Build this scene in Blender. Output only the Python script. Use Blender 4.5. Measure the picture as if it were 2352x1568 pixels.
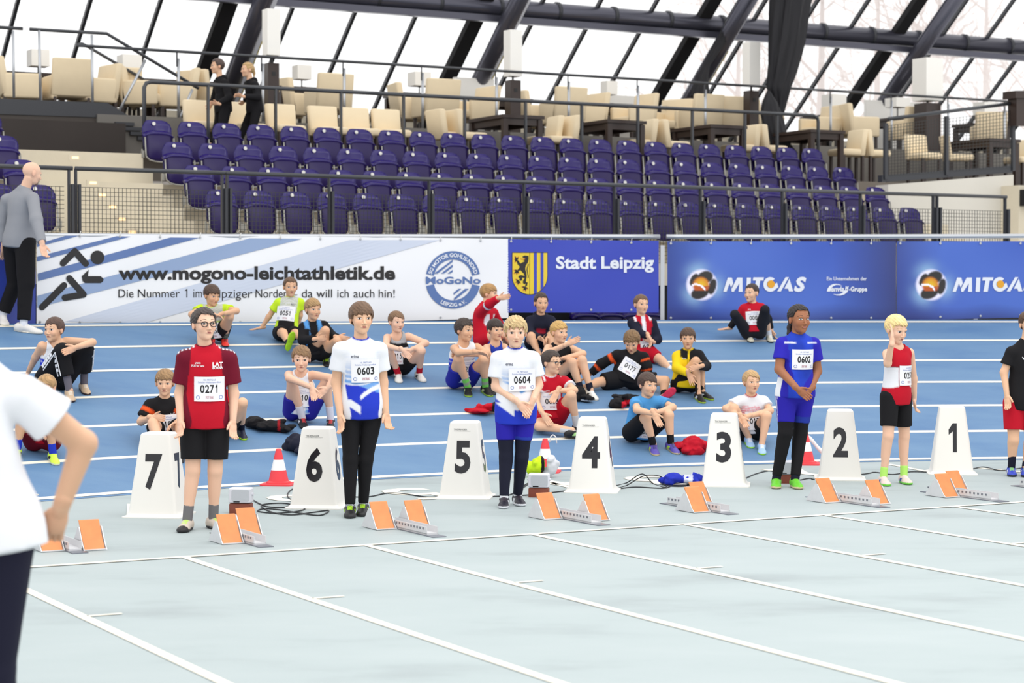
import bpy, math, random
import numpy as np
from mathutils import Vector, Matrix
from mathutils.bvhtree import BVHTree
random.seed(7); RNG=np.random.default_rng(7)
SC=bpy.context.scene; COL=SC.collection
for o in list(bpy.data.objects): bpy.data.objects.remove(o)
# ------------------------------------------------------------------ camera
F=4665.6; PITCH=0.0248880; ROLL=0.0009985; CH=1.62692; PHI=0.50506
cd=bpy.data.cameras.new('camera'); cam=bpy.data.objects.new('camera',cd); COL.objects.link(cam)
cam.location=(0,0,CH); cam.rotation_euler=(math.pi/2-PITCH,0,0)
cam.rotation_euler=(Matrix.Rotation(math.pi/2-PITCH,4,'X')@Matrix.Rotation(ROLL,4,'Z')).to_euler()
cd.sensor_width=36; cd.lens=F/2352*36; cd.clip_end=300; cd.clip_start=.05
cd.dof.use_dof=True; cd.dof.focus_distance=16; cd.dof.aperture_fstop=2.8
SC.camera=cam
# ------------------------------------------------------------------ light
wd=bpy.data.worlds.new('overcast_sky'); SC.world=wd; wd.use_nodes=True
bg=wd.node_tree.nodes['Background']; bg.inputs[0].default_value=(1,1,1,1); bg.inputs[1].default_value=1.05
def area(name,loc,rot,sx,sy,power,col=(1,1,1)):
    l=bpy.data.lights.new(name,'AREA'); l.shape='RECTANGLE'; l.size=sx; l.size_y=sy; l.energy=power; l.color=col
    o=bpy.data.objects.new(name,l); COL.objects.link(o); o.location=loc; o.rotation_euler=rot; return o
area('hall_lamp_field',(3,10,11),(0,0,PHI),16,14,900,(1,.99,.97))
SC.view_settings.view_transform='Standard'; SC.view_settings.look='None'
SC.view_settings.exposure=0.40; SC.view_settings.gamma=1; SC.view_settings.use_curve_mapping=False
# ------------------------------------------------------------------ geometry of the place
CP,SP=math.cos(PHI),math.sin(PHI)
DS=np.array([CP,SP,0.]); DL=np.array([-SP,CP,0.])   # along the stand / away from the camera
CX,CY,R7=6.772,4.426,15.365; DR=.927; DZ=.2075; TB=DZ/DR; R1=R7+6*DR
def gz(x,y):
    r=np.hypot(np.asarray(x)-CX,np.asarray(y)-CY)
    return np.clip(r-R7,0,R1+.9-R7)*TB
def W(s,t,z=0.): return DS*s+DL*t+np.array([0,0,z])
C0=np.array([0,0,CH])
def ray(x,y):
    a=x-1176; b=y-784; c,s=math.cos(ROLL),math.sin(ROLL)
    u=c*a+s*b; v=-s*a+c*b
    d=np.array([u/F,1.,-v/F]); cp,sp=math.cos(PITCH),math.sin(PITCH)
    return np.array([d[0],cp*d[1]+sp*d[2],-sp*d[1]+cp*d[2]])
def at_y(x,y,Y):
    d=ray(x,y); return C0+d*(Y/d[1])
def at_t(x,y,t):
    d=ray(x,y); return C0+d*(t/(d@DL))
def at_z(x,y,z):
    d=ray(x,y); return C0+d*((z-CH)/d[2])
def at_g(x,y,h=0.):
    d=ray(x,y); lo,hi=2.,26.
    g=lambda k:(CH+d[2]*k)-(gz(d[0]*k,d[1]*k)+h)
    for k in np.arange(2,27,.25):
        if g(k)<0: hi=k; lo=k-.25; break
    for _ in range(30):
        m=(lo+hi)/2
        if g(m)<0: hi=m
        else: lo=m
    return C0+d*hi
def at_r(x,y,R):
    d=ray(x,y); a=d[0]**2+d[1]**2; b=-2*(d[0]*CX+d[1]*CY); c=CX*CX+CY*CY-R*R
    k=(-b+math.sqrt(b*b-4*a*c))/(2*a); return C0+d*k
def st(p): return float(p@DS),float(p@DL),float(p[2])
def nrm(v):
    v=np.asarray(v,float); return v/max(np.linalg.norm(v),1e-9)
# ------------------------------------------------------------------ materials
MATS={}; ALB=.86
def srgb(r,g,b):
    f=lambda c:(c/255/12.92 if c/255<=.04045 else ((c/255+.055)/1.055)**2.4)
    return (f(r)*ALB,f(g)*ALB,f(b)*ALB)
def mat(name,col,rough=.6,metal=0.,noise=0.,nscale=8.,bump=0.,bscale=60.,coat=0.,emit=0.,spec=.5,alpha=1.,trans=0.):
    if name in MATS: return MATS[name]
    m=bpy.data.materials.new(name); m.use_nodes=True; nt=m.node_tree; b=nt.nodes['Principled BSDF']
    b.inputs['Base Color'].default_value=(*col,1); b.inputs['Roughness'].default_value=rough; b.inputs['Metallic'].default_value=metal
    b.inputs['Coat Weight'].default_value=coat; b.inputs['Specular IOR Level'].default_value=spec
    if emit: b.inputs['Emission Color'].default_value=(*col,1); b.inputs['Emission Strength'].default_value=emit
    b.inputs['Alpha'].default_value=alpha; b.inputs['Transmission Weight'].default_value=trans
    tc=None
    if noise or bump: tc=nt.nodes.new('ShaderNodeTexCoord')
    if noise:
        n=nt.nodes.new('ShaderNodeTexNoise'); n.inputs['Scale'].default_value=nscale; n.inputs['Detail'].default_value=5
        nt.links.new(tc.outputs['Object'],n.inputs['Vector'])
        mx=nt.nodes.new('ShaderNodeMix'); mx.data_type='RGBA'
        mx.inputs['A'].default_value=(*[c*(1-noise) for c in col],1); mx.inputs['B'].default_value=(*[min(1,c*(1+noise)) for c in col],1)
        nt.links.new(n.outputs['Fac'],mx.inputs['Factor']); nt.links.new(mx.outputs['Result'],b.inputs['Base Color'])
    if bump:
        n2=nt.nodes.new('ShaderNodeTexNoise'); n2.inputs['Scale'].default_value=bscale; n2.inputs['Detail'].default_value=4
        nt.links.new(tc.outputs['Object'],n2.inputs['Vector'])
        bp=nt.nodes.new('ShaderNodeBump'); bp.inputs['Strength'].default_value=bump; bp.inputs['Distance'].default_value=.01
        nt.links.new(n2.outputs['Fac'],bp.inputs['Height']); nt.links.new(bp.outputs['Normal'],b.inputs['Normal'])
    MATS[name]=m; return m
def vmat(name,rough=.7,sss=0.,bump=0.,bscale=150.,spec=.4,sheen=0.):
    if name in MATS: return MATS[name]
    m=mat(name,(.5,.5,.5),rough,bump=bump,bscale=bscale,spec=spec); nt=m.node_tree; b=nt.nodes['Principled BSDF']
    a=nt.nodes.new('ShaderNodeAttribute'); a.attribute_name='Col'
    nt.links.new(a.outputs['Color'],b.inputs['Base Color'])
    if sss:
        b.inputs['Subsurface Weight'].default_value=sss; b.inputs['Subsurface Radius'].default_value=(.012,.005,.003); b.inputs['Subsurface Scale'].default_value=1
    b.inputs['Sheen Weight'].default_value=sheen
    return m
# ------------------------------------------------------------------ objects
ORG={}
def tag(o,label=None,cat=None,group=None,kind=None):
    if label: o['label']=label
    if cat: o['category']=cat
    if group: o['group']=group
    if kind: o['kind']=kind
    return o
def empty(name,loc,label=None,cat=None,group=None,rz=0.,kind=None):
    o=bpy.data.objects.new(name,None); COL.objects.link(o); o.location=loc; o.rotation_euler=(0,0,rz); o.empty_display_size=.1
    ORG[o.name]=np.array(loc,float); return tag(o,label,cat,group,kind)
def obj(name,me,m=None,parent=None,label=None,cat=None,group=None,kind=None):
    o=bpy.data.objects.new(name,me); COL.objects.link(o)
    if m is not None and not me.materials:
        for q in (m if isinstance(m,(list,tuple)) else [m]): me.materials.append(q)
    if parent: o.parent=parent
    return tag(o,label,cat,group,kind)
def mesh(name,V,Fc,smooth=False,col=None,mi=None):
    V=np.asarray(V,float)
    me=bpy.data.meshes.new(name)
    if isinstance(Fc,np.ndarray):
        n=len(Fc); k=Fc.shape[1]
        me.vertices.add(len(V)); me.vertices.foreach_set('co',V.astype(np.float32).ravel())
        me.loops.add(n*k); me.loops.foreach_set('vertex_index',Fc.astype(np.int32).ravel())
        me.polygons.add(n); me.polygons.foreach_set('loop_start',np.arange(0,n*k,k,dtype=np.int32))
        me.update(calc_edges=True)
    else:
        me.from_pydata(V.tolist(),[],Fc); me.update()
    if smooth: me.polygons.foreach_set('use_smooth',np.ones(len(me.polygons),bool))
    if mi is not None: me.polygons.foreach_set('material_index',np.asarray(mi,np.int32))
    if col is not None:
        a=me.color_attributes.new('Col','FLOAT_COLOR','POINT'); c=np.ones((len(V),4),np.float32); c[:,:3]=col
        a.data.foreach_set('color',c.ravel())
    return me
class MB:
    def __init__(s): s.v=[]; s.f=[]; s.m=[]; s.cm=0; s.c=None
    def add(s,V,Fc):
        n=len(s.v); s.v+= [tuple(map(float,p)) for p in V]; s.f+=[tuple(i+n for i in q) for q in Fc]; s.m+=[s.cm]*len(Fc); return s
    def hexa(s,P):   # 8 points: bottom 4 ccw, top 4
        return s.add(P,[(3,2,1,0),(4,5,6,7),(0,1,5,4),(1,2,6,5),(2,3,7,6),(3,0,4,7)])
    def box(s,c,size,ax=None):
        c=np.array(c,float); A=np.eye(3) if ax is None else np.array(ax,float); hx,hy,hz=[q/2 for q in size]
        P=[c+A[0]*x*hx+A[1]*y*hy+A[2]*z*hz for z in(-1,1) for x,y in((-1,-1),(1,-1),(1,1),(-1,1))]
        return s.hexa(P)
    def bar(s,a,b,w,h=None,up=(0,0,1)):
        a=np.array(a,float); b=np.array(b,float); d=nrm(b-a); h=h or w
        x=np.cross(d,up)
        if np.linalg.norm(x)<1e-3: x=np.cross(d,(1,0,0))
        x=nrm(x); z=np.cross(x,d)
        return s.box((a+b)/2,(np.linalg.norm(b-a),w,h),(d,x,z))
    def rings(s,R,cap=True,closed=True):
        n=len(R[0]); V=[p for r in R for p in r]; Fc=[]
        for i in range(len(R)-1):
            for j in range(n if closed else n-1):
                k=(j+1)%n; Fc.append((i*n+j,i*n+k,(i+1)*n+k,(i+1)*n+j))
        if cap: Fc.append(tuple(range(n))[::-1]); Fc.append(tuple((len(R)-1)*n+j for j in range(n)))
        return s.add(V,Fc)
    def tube(s,pts,r,n=8,cap=True):
        pts=[np.array(p,float) for p in pts]; rs=r if isinstance(r,(list,tuple)) else [r]*len(pts); R=[]; px=None
        for i,p in enumerate(pts):
            d=nrm(pts[min(i+1,len(pts)-1)]-pts[max(i-1,0)])
            if px is None:
                x=np.cross(d,(0,0,1)); x=x if np.linalg.norm(x)>1e-3 else np.cross(d,(1,0,0))
            else: x=px-d*(px@d)
            x=nrm(x); px=x; y=np.cross(d,x)
            R.append([p+rs[i]*(x*math.cos(a)+y*math.sin(a)) for a in np.arange(n)*2*math.pi/n])
        return s.rings(R,cap)
    def lathe(s,c,prof,n=20,ax=((1,0,0),(0,1,0),(0,0,1))):
        c=np.array(c,float); A=np.array(ax,float)
        return s.rings([[c+A[2]*z+r*(A[0]*math.cos(a)+A[1]*math.sin(a)) for a in np.arange(n)*2*math.pi/n] for r,z in prof])
    def prism(s,poly,off):   # polygon (3d points) extruded by off
        n=len(poly); off=np.array(off,float); P=[np.array(p,float) for p in poly]; P2=[p+off for p in P]
        return s.add(P+P2,[tuple(range(n))[::-1],tuple(range(n,2*n))]+[(i,(i+1)%n,n+(i+1)%n,n+i) for i in range(n)])
    def build(s,name,m,parent=None,label=None,cat=None,group=None,kind=None,smooth=False,world=True):
        V=np.array(s.v)
        if parent is not None and world: V=V-ORG.get(parent.name,ORG.get(parent.parent.name if parent.parent else '',np.zeros(3)))
        me=mesh(name,V,s.f,smooth,mi=s.m if max(s.m)>0 else None)
        o=obj(name,me,m,parent,label,cat,group,kind); return o
def smooth_by_angle(o,deg=35):
    me=o.data; me.polygons.foreach_set('use_smooth',np.ones(len(me.polygons),bool))
    me.set_sharp_from_angle(angle=math.radians(deg))
def copy_tree(o,parent=None):
    c=o.copy(); COL.objects.link(c); c.parent=parent
    for ch in o.children: copy_tree(ch,c)
    return c
# text -> flat outline mesh (unit box), built-in font
TXT={}
def text_tris(txt,bold=0.,shear=0.,spacing=1.):
    k=(txt,bold,shear,spacing)
    if k in TXT: return TXT[k]
    cu=bpy.data.curves.new('t','FONT'); cu.body=txt; cu.offset=bold; cu.shear=shear; cu.space_character=spacing; cu.resolution_u=3; cu.fill_mode='FRONT'
    o=bpy.data.objects.new('t',cu); COL.objects.link(o)
    dg=bpy.context.evaluated_depsgraph_get(); me=bpy.data.meshes.new_from_object(o.evaluated_get(dg))
    V=np.array([v.co[:2] for v in me.vertices]); Fc=[tuple(p.vertices) for p in me.polygons]
    bpy.data.objects.remove(o); bpy.data.curves.remove(cu); bpy.data.meshes.remove(me)
    lo,hi=V.min(0),V.max(0); TXT[k]=(V,Fc,lo,hi); return TXT[k]
ONE=[(.18,.60),(.18,.78),(.50,1.),(.80,1.),(.80,0.),(.50,0.),(.50,.72)]
def digits_box(txt,x0,x1,y0,y1,bold=.02):
    V=[];Fc=[];n=len(txt); adv=(x1-x0)/(n-.12); w=adv*.88
    for i,ch in enumerate(txt):
        a=x0+adv*i
        if ch=='1': v=np.array([(a+w*(p[0]*.75+.05),y0+(y1-y0)*p[1]) for p in ONE]); f=[(0,1,2,6),(2,3,4,5,6)]
        else: v,f=text_box(ch,a,a+w,y0,y1,bold=bold)
        k=len(V); V+=list(map(tuple,v)); Fc+=[tuple(j+k for j in q) for q in f]
    return np.array(V),Fc
def text_box(txt,x0,x1,y0,y1,**kw):
    """vertices of the text with its ink filling the box x0..x1, y0 (bottom) .. y1 (top)"""
    V,Fc,lo,hi=text_tris(txt,**kw); q=(V-lo)/(hi-lo)
    return np.c_[x0+q[:,0]*(x1-x0),y0+q[:,1]*(y1-y0)],Fc
# ================================================================== the hall
def track_mat(name,c1,c2,c3,sc):
    m=bpy.data.materials.new(name); m.use_nodes=True; nt=m.node_tree; b=nt.nodes['Principled BSDF']; L=nt.links.new
    b.inputs['Roughness'].default_value=.62; b.inputs['Specular IOR Level'].default_value=.35
    tc=nt.nodes.new('ShaderNodeTexCoord'); mp=nt.nodes.new('ShaderNodeMapping'); mp.inputs['Rotation'].default_value=(0,0,-PHI); mp.inputs['Scale'].default_value=(1,2.2,1)
    L(tc.outputs['Object'],mp.inputs['Vector'])
    n=nt.nodes.new('ShaderNodeTexNoise'); n.inputs['Scale'].default_value=sc; n.inputs['Detail'].default_value=6; n.inputs['Roughness'].default_value=.62
    L(mp.outputs['Vector'],n.inputs['Vector'])
    r=nt.nodes.new('ShaderNodeValToRGB'); e=r.color_ramp.elements
    e[0].position=.30; e[0].color=(*c3,1); e[1].position=.47; e[1].color=(*c1,1); e2=r.color_ramp.elements.new(.7); e2.color=(*c2,1)
    L(n.outputs['Fac'],r.inputs['Fac'])
    g=nt.nodes.new('ShaderNodeTexNoise'); g.inputs['Scale'].default_value=170; g.inputs['Detail'].default_value=3; L(tc.outputs['Object'],g.inputs['Vector'])
    mx=nt.nodes.new('ShaderNodeMix'); mx.data_type='RGBA'; mx.blend_type='MULTIPLY'; mx.inputs['Factor'].default_value=1
    r2=nt.nodes.new('ShaderNodeValToRGB'); r2.color_ramp.elements[0].color=(.86,.86,.86,1); r2.color_ramp.elements[1].color=(1.1,1.1,1.1,1)
    L(g.outputs['Fac'],r2.inputs['Fac']); L(r.outputs['Color'],mx.inputs['A']); L(r2.outputs['Color'],mx.inputs['B']); L(mx.outputs['Result'],b.inputs['Base Color'])
    bp=nt.nodes.new('ShaderNodeBump'); bp.inputs['Strength'].default_value=.25; bp.inputs['Distance'].default_value=.003
    L(g.outputs['Fac'],bp.inputs['Height']); L(bp.outputs['Normal'],b.inputs['Normal'])
    return m
M_teal=track_mat('teal_running_surface',srgb(174,186,187),srgb(180,191,192),srgb(158,168,170),.55)
M_blue=track_mat('blue_running_surface',srgb(98,136,176),srgb(110,146,182),srgb(84,124,170),.7)
M_line=mat('line_paint',srgb(255,248,230),.6)
fl=obj('floor',mesh('floor',[(-14,1,0),(20,1,0),(20,26,0),(-14,26,0)],[(0,1,2,3)]),M_teal,None,'pale teal synthetic sprint floor with cream lane lines','floor',None,'structure')
LZ=.004
def strip(a,b,w,z=LZ):
    a=np.array(a,float);b=np.array(b,float);d=nrm(b-a);n=np.array([-d[1],d[0],0])*w/2
    return [a-n+[0,0,z],b-n+[0,0,z],b+n+[0,0,z],a+n+[0,0,z]]
S0=11.7625; O0=3.01136
for k in range(-3,10):
    s=O0+1.22*k; me=mesh('lane_line',strip(W(s,S0),W(s,S0-14),.055),[(0,1,2,3)]); obj('lane_line',me,M_line,fl)
obj('start_line',mesh('start_line',strip(W(-2,S0+.02),W(20,S0+.02),.055,LZ+.001),[(0,1,2,3)]),M_line,fl)
for k in range(0,8):     # short tick marks beside the lanes
    s=O0+1.22*k
    obj('tick_mark',mesh('tick_mark',strip(W(s+.02,S0-1.9),W(s+.2,S0-1.9),.03),[(0,1,2,3)]),M_line,fl)
# painted lane digits behind the blocks
for ch,(px,py) in zip('765432',((312,1172),(700,1149),(962,1134),(1330,1112),(1520,1104),(1860,1085))):
    V,Fc=text_box(ch,-.22,.22,-.45,.45,bold=.01); c=at_g(px,py)
    P=[c+DS*(-v[0])+DL*(-v[1])+np.array([0,0,LZ]) for v in V]
    obj('lane_digit',mesh('lane_digit',P,Fc),M_line,fl)
for a,b in (((1262,1108),(1310,1120)),((2040,1066),(2130,1083)),((2250,1075),(2352,1085)),((40,1130),(90,1136))):
    obj('mark',mesh('mark',strip(at_g(*a),at_g(*b),.06),[(0,1,2,3)]),M_line,fl)
# banked blue curve
def arc(R,z,A): return [(CX+R*math.cos(a),CY+R*math.sin(a),z) for a in A]
AR=np.linspace(math.radians(35),math.radians(172),140)
def ring_mesh(name,prof):
    V=[];n=len(AR)
    for R,z in prof: V+=arc(R,z,AR)
    Fc=[(i*n+j,(i+1)*n+j,(i+1)*n+j+1,i*n+j+1) for i in range(len(prof)-1) for j in range(n-1)]
    return mesh(name,V,Fc)
bt=obj('banked_track',ring_mesh('banked_track',[(R7-.09,.002),(R7,.004),(R1+.12,(R1+.12-R7)*TB),(R1+.12,.2)]),M_blue,None,'blue banked running curve with cream lane lines','track',None,'structure')
for i in range(7):
    R=R7+DR*i+(.034 if i==0 else 0); z=(R-R7)*TB+.004; w=.034
    obj('curve_line',ring_mesh('curve_line',[(R-w,max(z-w*TB,.007)),(R+w,z+w*TB)]),M_line,bt)
# ------------------------------------------------------------------ grandstand
M_conc=mat('concrete',srgb(222,212,190),.85,noise=.16,nscale=1.6,bump=.25,bscale=25)
M_concw=mat('pale_concrete_wall',srgb(226,222,212),.85,noise=.06,nscale=1.2,bump=.15,bscale=20)
M_dark=mat('dark_steel_paint',srgb(52,54,60),.45)
M_rail=mat('grey_rail_paint',srgb(74,76,80),.35,metal=.3)
M_alu=mat('aluminium',srgb(200,203,208),.35,metal=.75)
M_wire=mat('wire_mesh_paint',srgb(46,47,46),.5)
M_black=mat('dark_recess',srgb(22,21,24),.9)
SA,SB=8.83,20.42
gs=empty('grandstand',W(14,23,1.2),'concrete tiers carrying the purple seats','grandstand',kind='structure')
def slab(name,s0,s1,t0,t1,z0,z1,m,parent=None,**k):
    b=MB(); b.hexa([W(s0,t0,z0),W(s1,t0,z0),W(s1,t1,z0),W(s0,t1,z0),W(s0,t0,z1),W(s1,t0,z1),W(s1,t1,z1),W(s0,t1,z1)]); return b.build(name,m,parent,**k)
RT=[23.7+.8*r for r in range(4)]; RZ=[1.98+.345*r for r in range(4)]
for r in range(4):
    slab('tier',SA,SB,RT[r]-.55,RT[r]+.25,RZ[r]-.345,RZ[r],M_conc,gs)
    slab('tier',2.5,6.98,RT[r]-.55,RT[r]+.25,RZ[r]-.345,RZ[r],M_conc,gs)
for k in range(8):
    t=22.95+.4*k; z=1.98+.1725*k
    slab('stair_step',6.98,SA,t,t+.45,z-.3,z,M_conc,gs)
    slab('stair_step',SB,SB+.95,t,t+.45,z-.3,z,M_conc,gs)
slab('front_walkway',2.5,30,22.3,23.2,1.7,1.98,M_conc,gs)
slab('wall_front',2.5,30,22.32,22.45,.1,1.75,M_black,kind='structure',label='dark wall below the front walkway of the stand',cat='wall')
slab('lower_terrace_floor',2.5,30,26.32,28.5,3.1,3.42,mat('terrace_floor',srgb(120,112,104),.7),kind='structure',label='grey floor of the lower lounge terrace',cat='floor')
slab('upper_terrace_floor',2.5,32,28.42,33.4,3.9,4.15,mat('upper_floor',srgb(70,62,56),.6),kind='structure',label='dark floor of the upper lounge terrace',cat='floor')
slab('terrace_edge',8.9,32,28.36,28.44,3.4,4.15,mat('edge_board',srgb(120,116,110),.7),kind='structure',label='grey board along the upper terrace edge',cat='trim')
# step lights (lit)
for (x,y) in ((172,362),(213,420),(234,448),(258,475),(279,503),(303,533)):
    k=(x-172)/131; t=25.9-k*2.9
    p=at_t(x,y,t); root=empty('step_light',p,'small glowing light in stair riser, %s from the top'%['first','second','third','fourth','fifth','lowest'][[172,213,234,258,279,303].index(x)],'light','step lights in the left stairs')
    b=MB(); b.box(p,(.16,.03,.075),(DS,DL,(0,0,1))); b.build('housing',M_conc,root)
    b=MB(); b.box(p-DL*.016,(.085,.01,.03),(DS,DL,(0,0,1))); b.build('lamp_lens',mat('step_lamp',(1,.62,.3),.5,emit=1.3),root)
# right hand side wall and stair end
wr=MB(); q=[at_t(2040,424,24.6),at_t(2328,401,24.6)]
wr.prism([W(st(q[0])[0],24.6,1.2),W(st(q[1])[0],24.6,1.2),q[1],q[0]],DL*.3)
wr.build('wall_right',M_concw,None,'bright concrete ramp wall right of the seats','wall',None,'structure')
pl=MB(); p0=st(at_t(2330,400,24.3))[0]; pl.hexa([W(a,t,z) for z in (1.0,3.3) for a,t in ((p0,24.2),(p0+1.5,24.2),(p0+1.5,25),(p0,25))])
pl.build('wall_end',M_conc,None,'grey concrete pillar at the right edge of the stand','wall',None,'structure')
bk=MB(); z0=st(at_t(2330,472,24.1))[2]; z1=st(at_t(2330,434,24.1))[2]
bk.hexa([W(a,t,z) for z in (z0,z1) for a,t in ((p0+.02,24.05),(p0+1.5,24.05),(p0+1.5,24.3),(p0+.02,24.3))]); bk.build('wall_recess',M_black,None,'black recess in the pillar at the right edge','wall',None,'structure')
# dark sheet painted as the shaded void under the platform, behind the left stairs
slab('wall_void_shade',2.5,9.2,28.0,28.2,2.9,4.0,mat('void_shade_brown',srgb(52,44,40),.7,noise=.2,nscale=2),kind='structure',label='dark brown panel under the left platform',cat='wall')
slab('trim_1',2.5,8.83,26.15,26.3,2.9,3.45,M_conc,kind='structure',label='concrete riser at the head of the left stairs',cat='wall')
# ------------------------------------------------------------------ fence in front of the seats
FT=22.6
def wires(b,p0,p1,z0,z1,step=.048,r=.0028):
    n=int(np.linalg.norm(p1-p0)/step); d=nrm(p1-p0); nn=np.array([-d[1],d[0],0])
    for i in range(1,n):
        p=p0+(p1-p0)*i/n; b.box(p+[0,0,(z0+z1)/2],(2*r,2*r,z1-z0),(d,nn,(0,0,1)))
    m=int((z1-z0)/step)
    for i in range(m+1):
        z=z0+(z1-z0)*i/m; b.box((p0+p1)/2+[0,0,z]+nn*.004,(np.linalg.norm(p1-p0),2*r,2*r),(d,nn,(0,0,1)))
fpost=[5.42,6.76,6.84,8.60,8.66]+[9.97+1.352*k for k in range(7)]+[19.40,19.47,20.76]
fence=empty('track_fence',W(13,FT,1.98),'long grey handrail fence with wire mesh in front of the purple seats','fence')
def rail_fence(root,pts,ztop,zmesh,zbot,rail_r=.026,gaps=()):
    for a,b in gaps:
        q=MB(); q.tube([W(a,FT,ztop),W(b,FT,ztop)],rail_r,10); o=q.build('handrail',M_rail,root,smooth=True)
    for s in pts:
        q=MB(); q.bar(W(s,FT+.01,zbot),W(s,FT+.01,ztop-.0),.022,.05,up=DL); q.bar(W(s+.03,FT-.03,zbot),W(s+.03,FT-.03,ztop-.18),.03,.05,up=DL); q.build('post',M_dark,root)
rail_fence(fence,fpost,3.01,2.8,1.98,gaps=((3,6.80),(6.83,8.63),(8.64,20.78)))
for a,b in zip(fpost[:-1],fpost[1:]):
    if b-a<.2: continue
    q=MB(); wires(q,W(a+.06,FT-.01,0),W(b-.06,FT-.01,0),2.0,2.80); q.build('wire_mesh_panel',M_wire,fence,kind='stuff')
# ------------------------------------------------------------------ lower terrace railing
TR=26.6; lr=empty('terrace_railing',W(14,TR,3.42),'dark grey railing on posts between top seat row and lounge chairs','railing')
q=MB(); q.tube([W(9.0,TR,3.42),W(9.0,TR,4.38),W(9.03,TR,4.44),W(9.1,TR,4.46),W(20.3,TR,4.48),W(20.38,TR,4.45),W(20.4,TR,4.38),W(20.4,TR,3.42)],.028,10); q.build('handrail',M_rail,lr,smooth=True)
for x in (478,633,783,927,1067,1207,1336,1465,1590,1711,1785):
    p=at_t(x,240,TR); s=st(p)[0]; q=MB(); q.bar(W(s,TR,3.42),W(s,TR,4.45),.03,.05,up=DL); q.build('post',M_rail,lr)
# upper railing with silver posts
TU=28.45; ur=empty('upper_railing',W(17,TU,4.15),'slim railing with silver posts along the upper lounge terrace','railing')
q=MB(); q.tube([W(8.62,TU,5.12),W(27,TU,5.13)],.022,8); q.build('handrail',M_rail,ur,smooth=True)
for x in (411,605,792,972,1142,1308,1467,1622,1910,2050,2180,2310):
    s=st(at_t(x,200,TU))[0]; q=MB(); q.tube([W(s,TU+.02,4.15),W(s,TU+.02,5.02)],.022,8); o=q.build('post',M_alu,ur,smooth=True)
    q=MB(); q.bar(W(s-.03,TU,4.9),W(s-.03,TU,5.12),.02); q.build('rail_bracket',M_dark,ur)
# ------------------------------------------------------------------ left platform and its stair railings
TPf=28.6; pf=empty('lounge_platform',W(8,TPf,4.1),'dark steel platform with stairs going down at the left','platform',kind='structure')
def px3(L,t): return [at_t(x,y,t) for x,y in L]
q=MB(); q.prism(px3([(-60,224),(247,236),(335,290),(335,322),(245,270),(-60,260)],TPf-.2),DL*.12); q.build('edge_beam',M_dark,pf)
slab('platform_deck',2.5,9.1,TPf-.1,33,4.2,4.32,mat('upper_floor',(.1,.1,.1)),pf)
for k in range(5):
    q=MB(); p=at_t(262+17*k,290+13*k*.85,TPf+.2); q.box(p,(.28,1.0,.05),(DS,DL,(0,0,1))); q.build('tread',M_dark,pf)
def handrail(name,label,rail,posts,t,m=M_rail):
    root=empty(name,at_t(*posts[0][1],t),label,'railing')
    q=MB(); q.tube(px3(rail,t),.024,8); q.build('handrail',m,root,smooth=True)
    for a,b in posts:
        q=MB(); q.tube(px3([a,b],t-.02),.02,8); q.build('post',M_alu,root,smooth=True)
handrail('platform_railing','short railing with one silver post at the far left of the platform',[(-40,60),(52,66)],[((30,70),(32,225))],TPf)
handrail('platform_railing','front stair railing bending down from the platform beside the cream armchair',[(68,67),(245,77),(456,203)],[((90,70),(93,235)),((211,80),(213,262)),((334,138),(266,270)),((442,205),(400,300))],TPf-.1)
handrail('platform_railing','rear stair railing starting in a curved end behind the front one',[(176,104),(188,100),(200,106),(395,221)],[((276,158),(233,235)),((383,220),(352,280))],TPf+1.2)
# ------------------------------------------------------------------ sloping glass facade
T0,Z0,SL=33.,4.5,.865
def FA(s,t,off=0.):     # point on the facade, off = distance towards the hall
    n=nrm(np.array([0,0,-1.])*1+(-DL)*SL); return W(s,t,Z0+(T0-t)*SL)+n*off
def at_f(x,y):
    d=ray(x,y); return C0+d*((Z0+T0*SL-CH)/(d[2]+SL*(d@DL)))
fac=empty('window_1',W(18,33,4.15),'sloping glass front with dark mullions above the lounge terrace','window',kind='structure')
M_glass=bpy.data.materials.new('window_glass'); M_glass.use_nodes=True
nt=M_glass.node_tree; nt.nodes.remove(nt.nodes['Principled BSDF']); tr=nt.nodes.new('ShaderNodeBsdfTransparent'); tr.inputs[0].default_value=(1,1,1,1)
gl=nt.nodes.new('ShaderNodeBsdfGlossy'); gl.inputs['Roughness'].default_value=.02; mxs=nt.nodes.new('ShaderNodeMixShader'); mxs.inputs[0].default_value=.06
nt.links.new(tr.outputs[0],mxs.inputs[1]); nt.links.new(gl.outputs[0],mxs.inputs[2]); nt.links.new(mxs.outputs[0],nt.nodes['Material Output'].inputs[0])
mull=[8.52+1.118*k for k in range(-5,21)]; UP=29.2
for i,s in enumerate(mull):
    ribm=(i-5)%4==3
    q=MB(); nrmv=nrm(np.array([0,0,-1.])+(-DL)*SL)
    if ribm: q.bar(FA(s,33.3,.06),FA(s,UP,.06),.26,.12,up=nrmv); q.build('rib_bar',M_black,fac)
    else: q.bar(FA(s,33.3,.03),FA(s,UP,.03),.055,.07,up=nrmv); q.build('mullion',M_dark,fac)
    if i<len(mull)-1:
        for ta,tb in ((33.2,30.78),(30.62,UP)):
            q=MB(); q.add([FA(s+.03,ta),FA(mull[i+1]-.03,ta),FA(mull[i+1]-.03,tb),FA(s+.03,tb)],[(0,1,2,3)]); q.build('pane',M_glass,fac)
M_tubes=mat('steel_blue_grey',srgb(88,88,100),.28,metal=.5)
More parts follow.
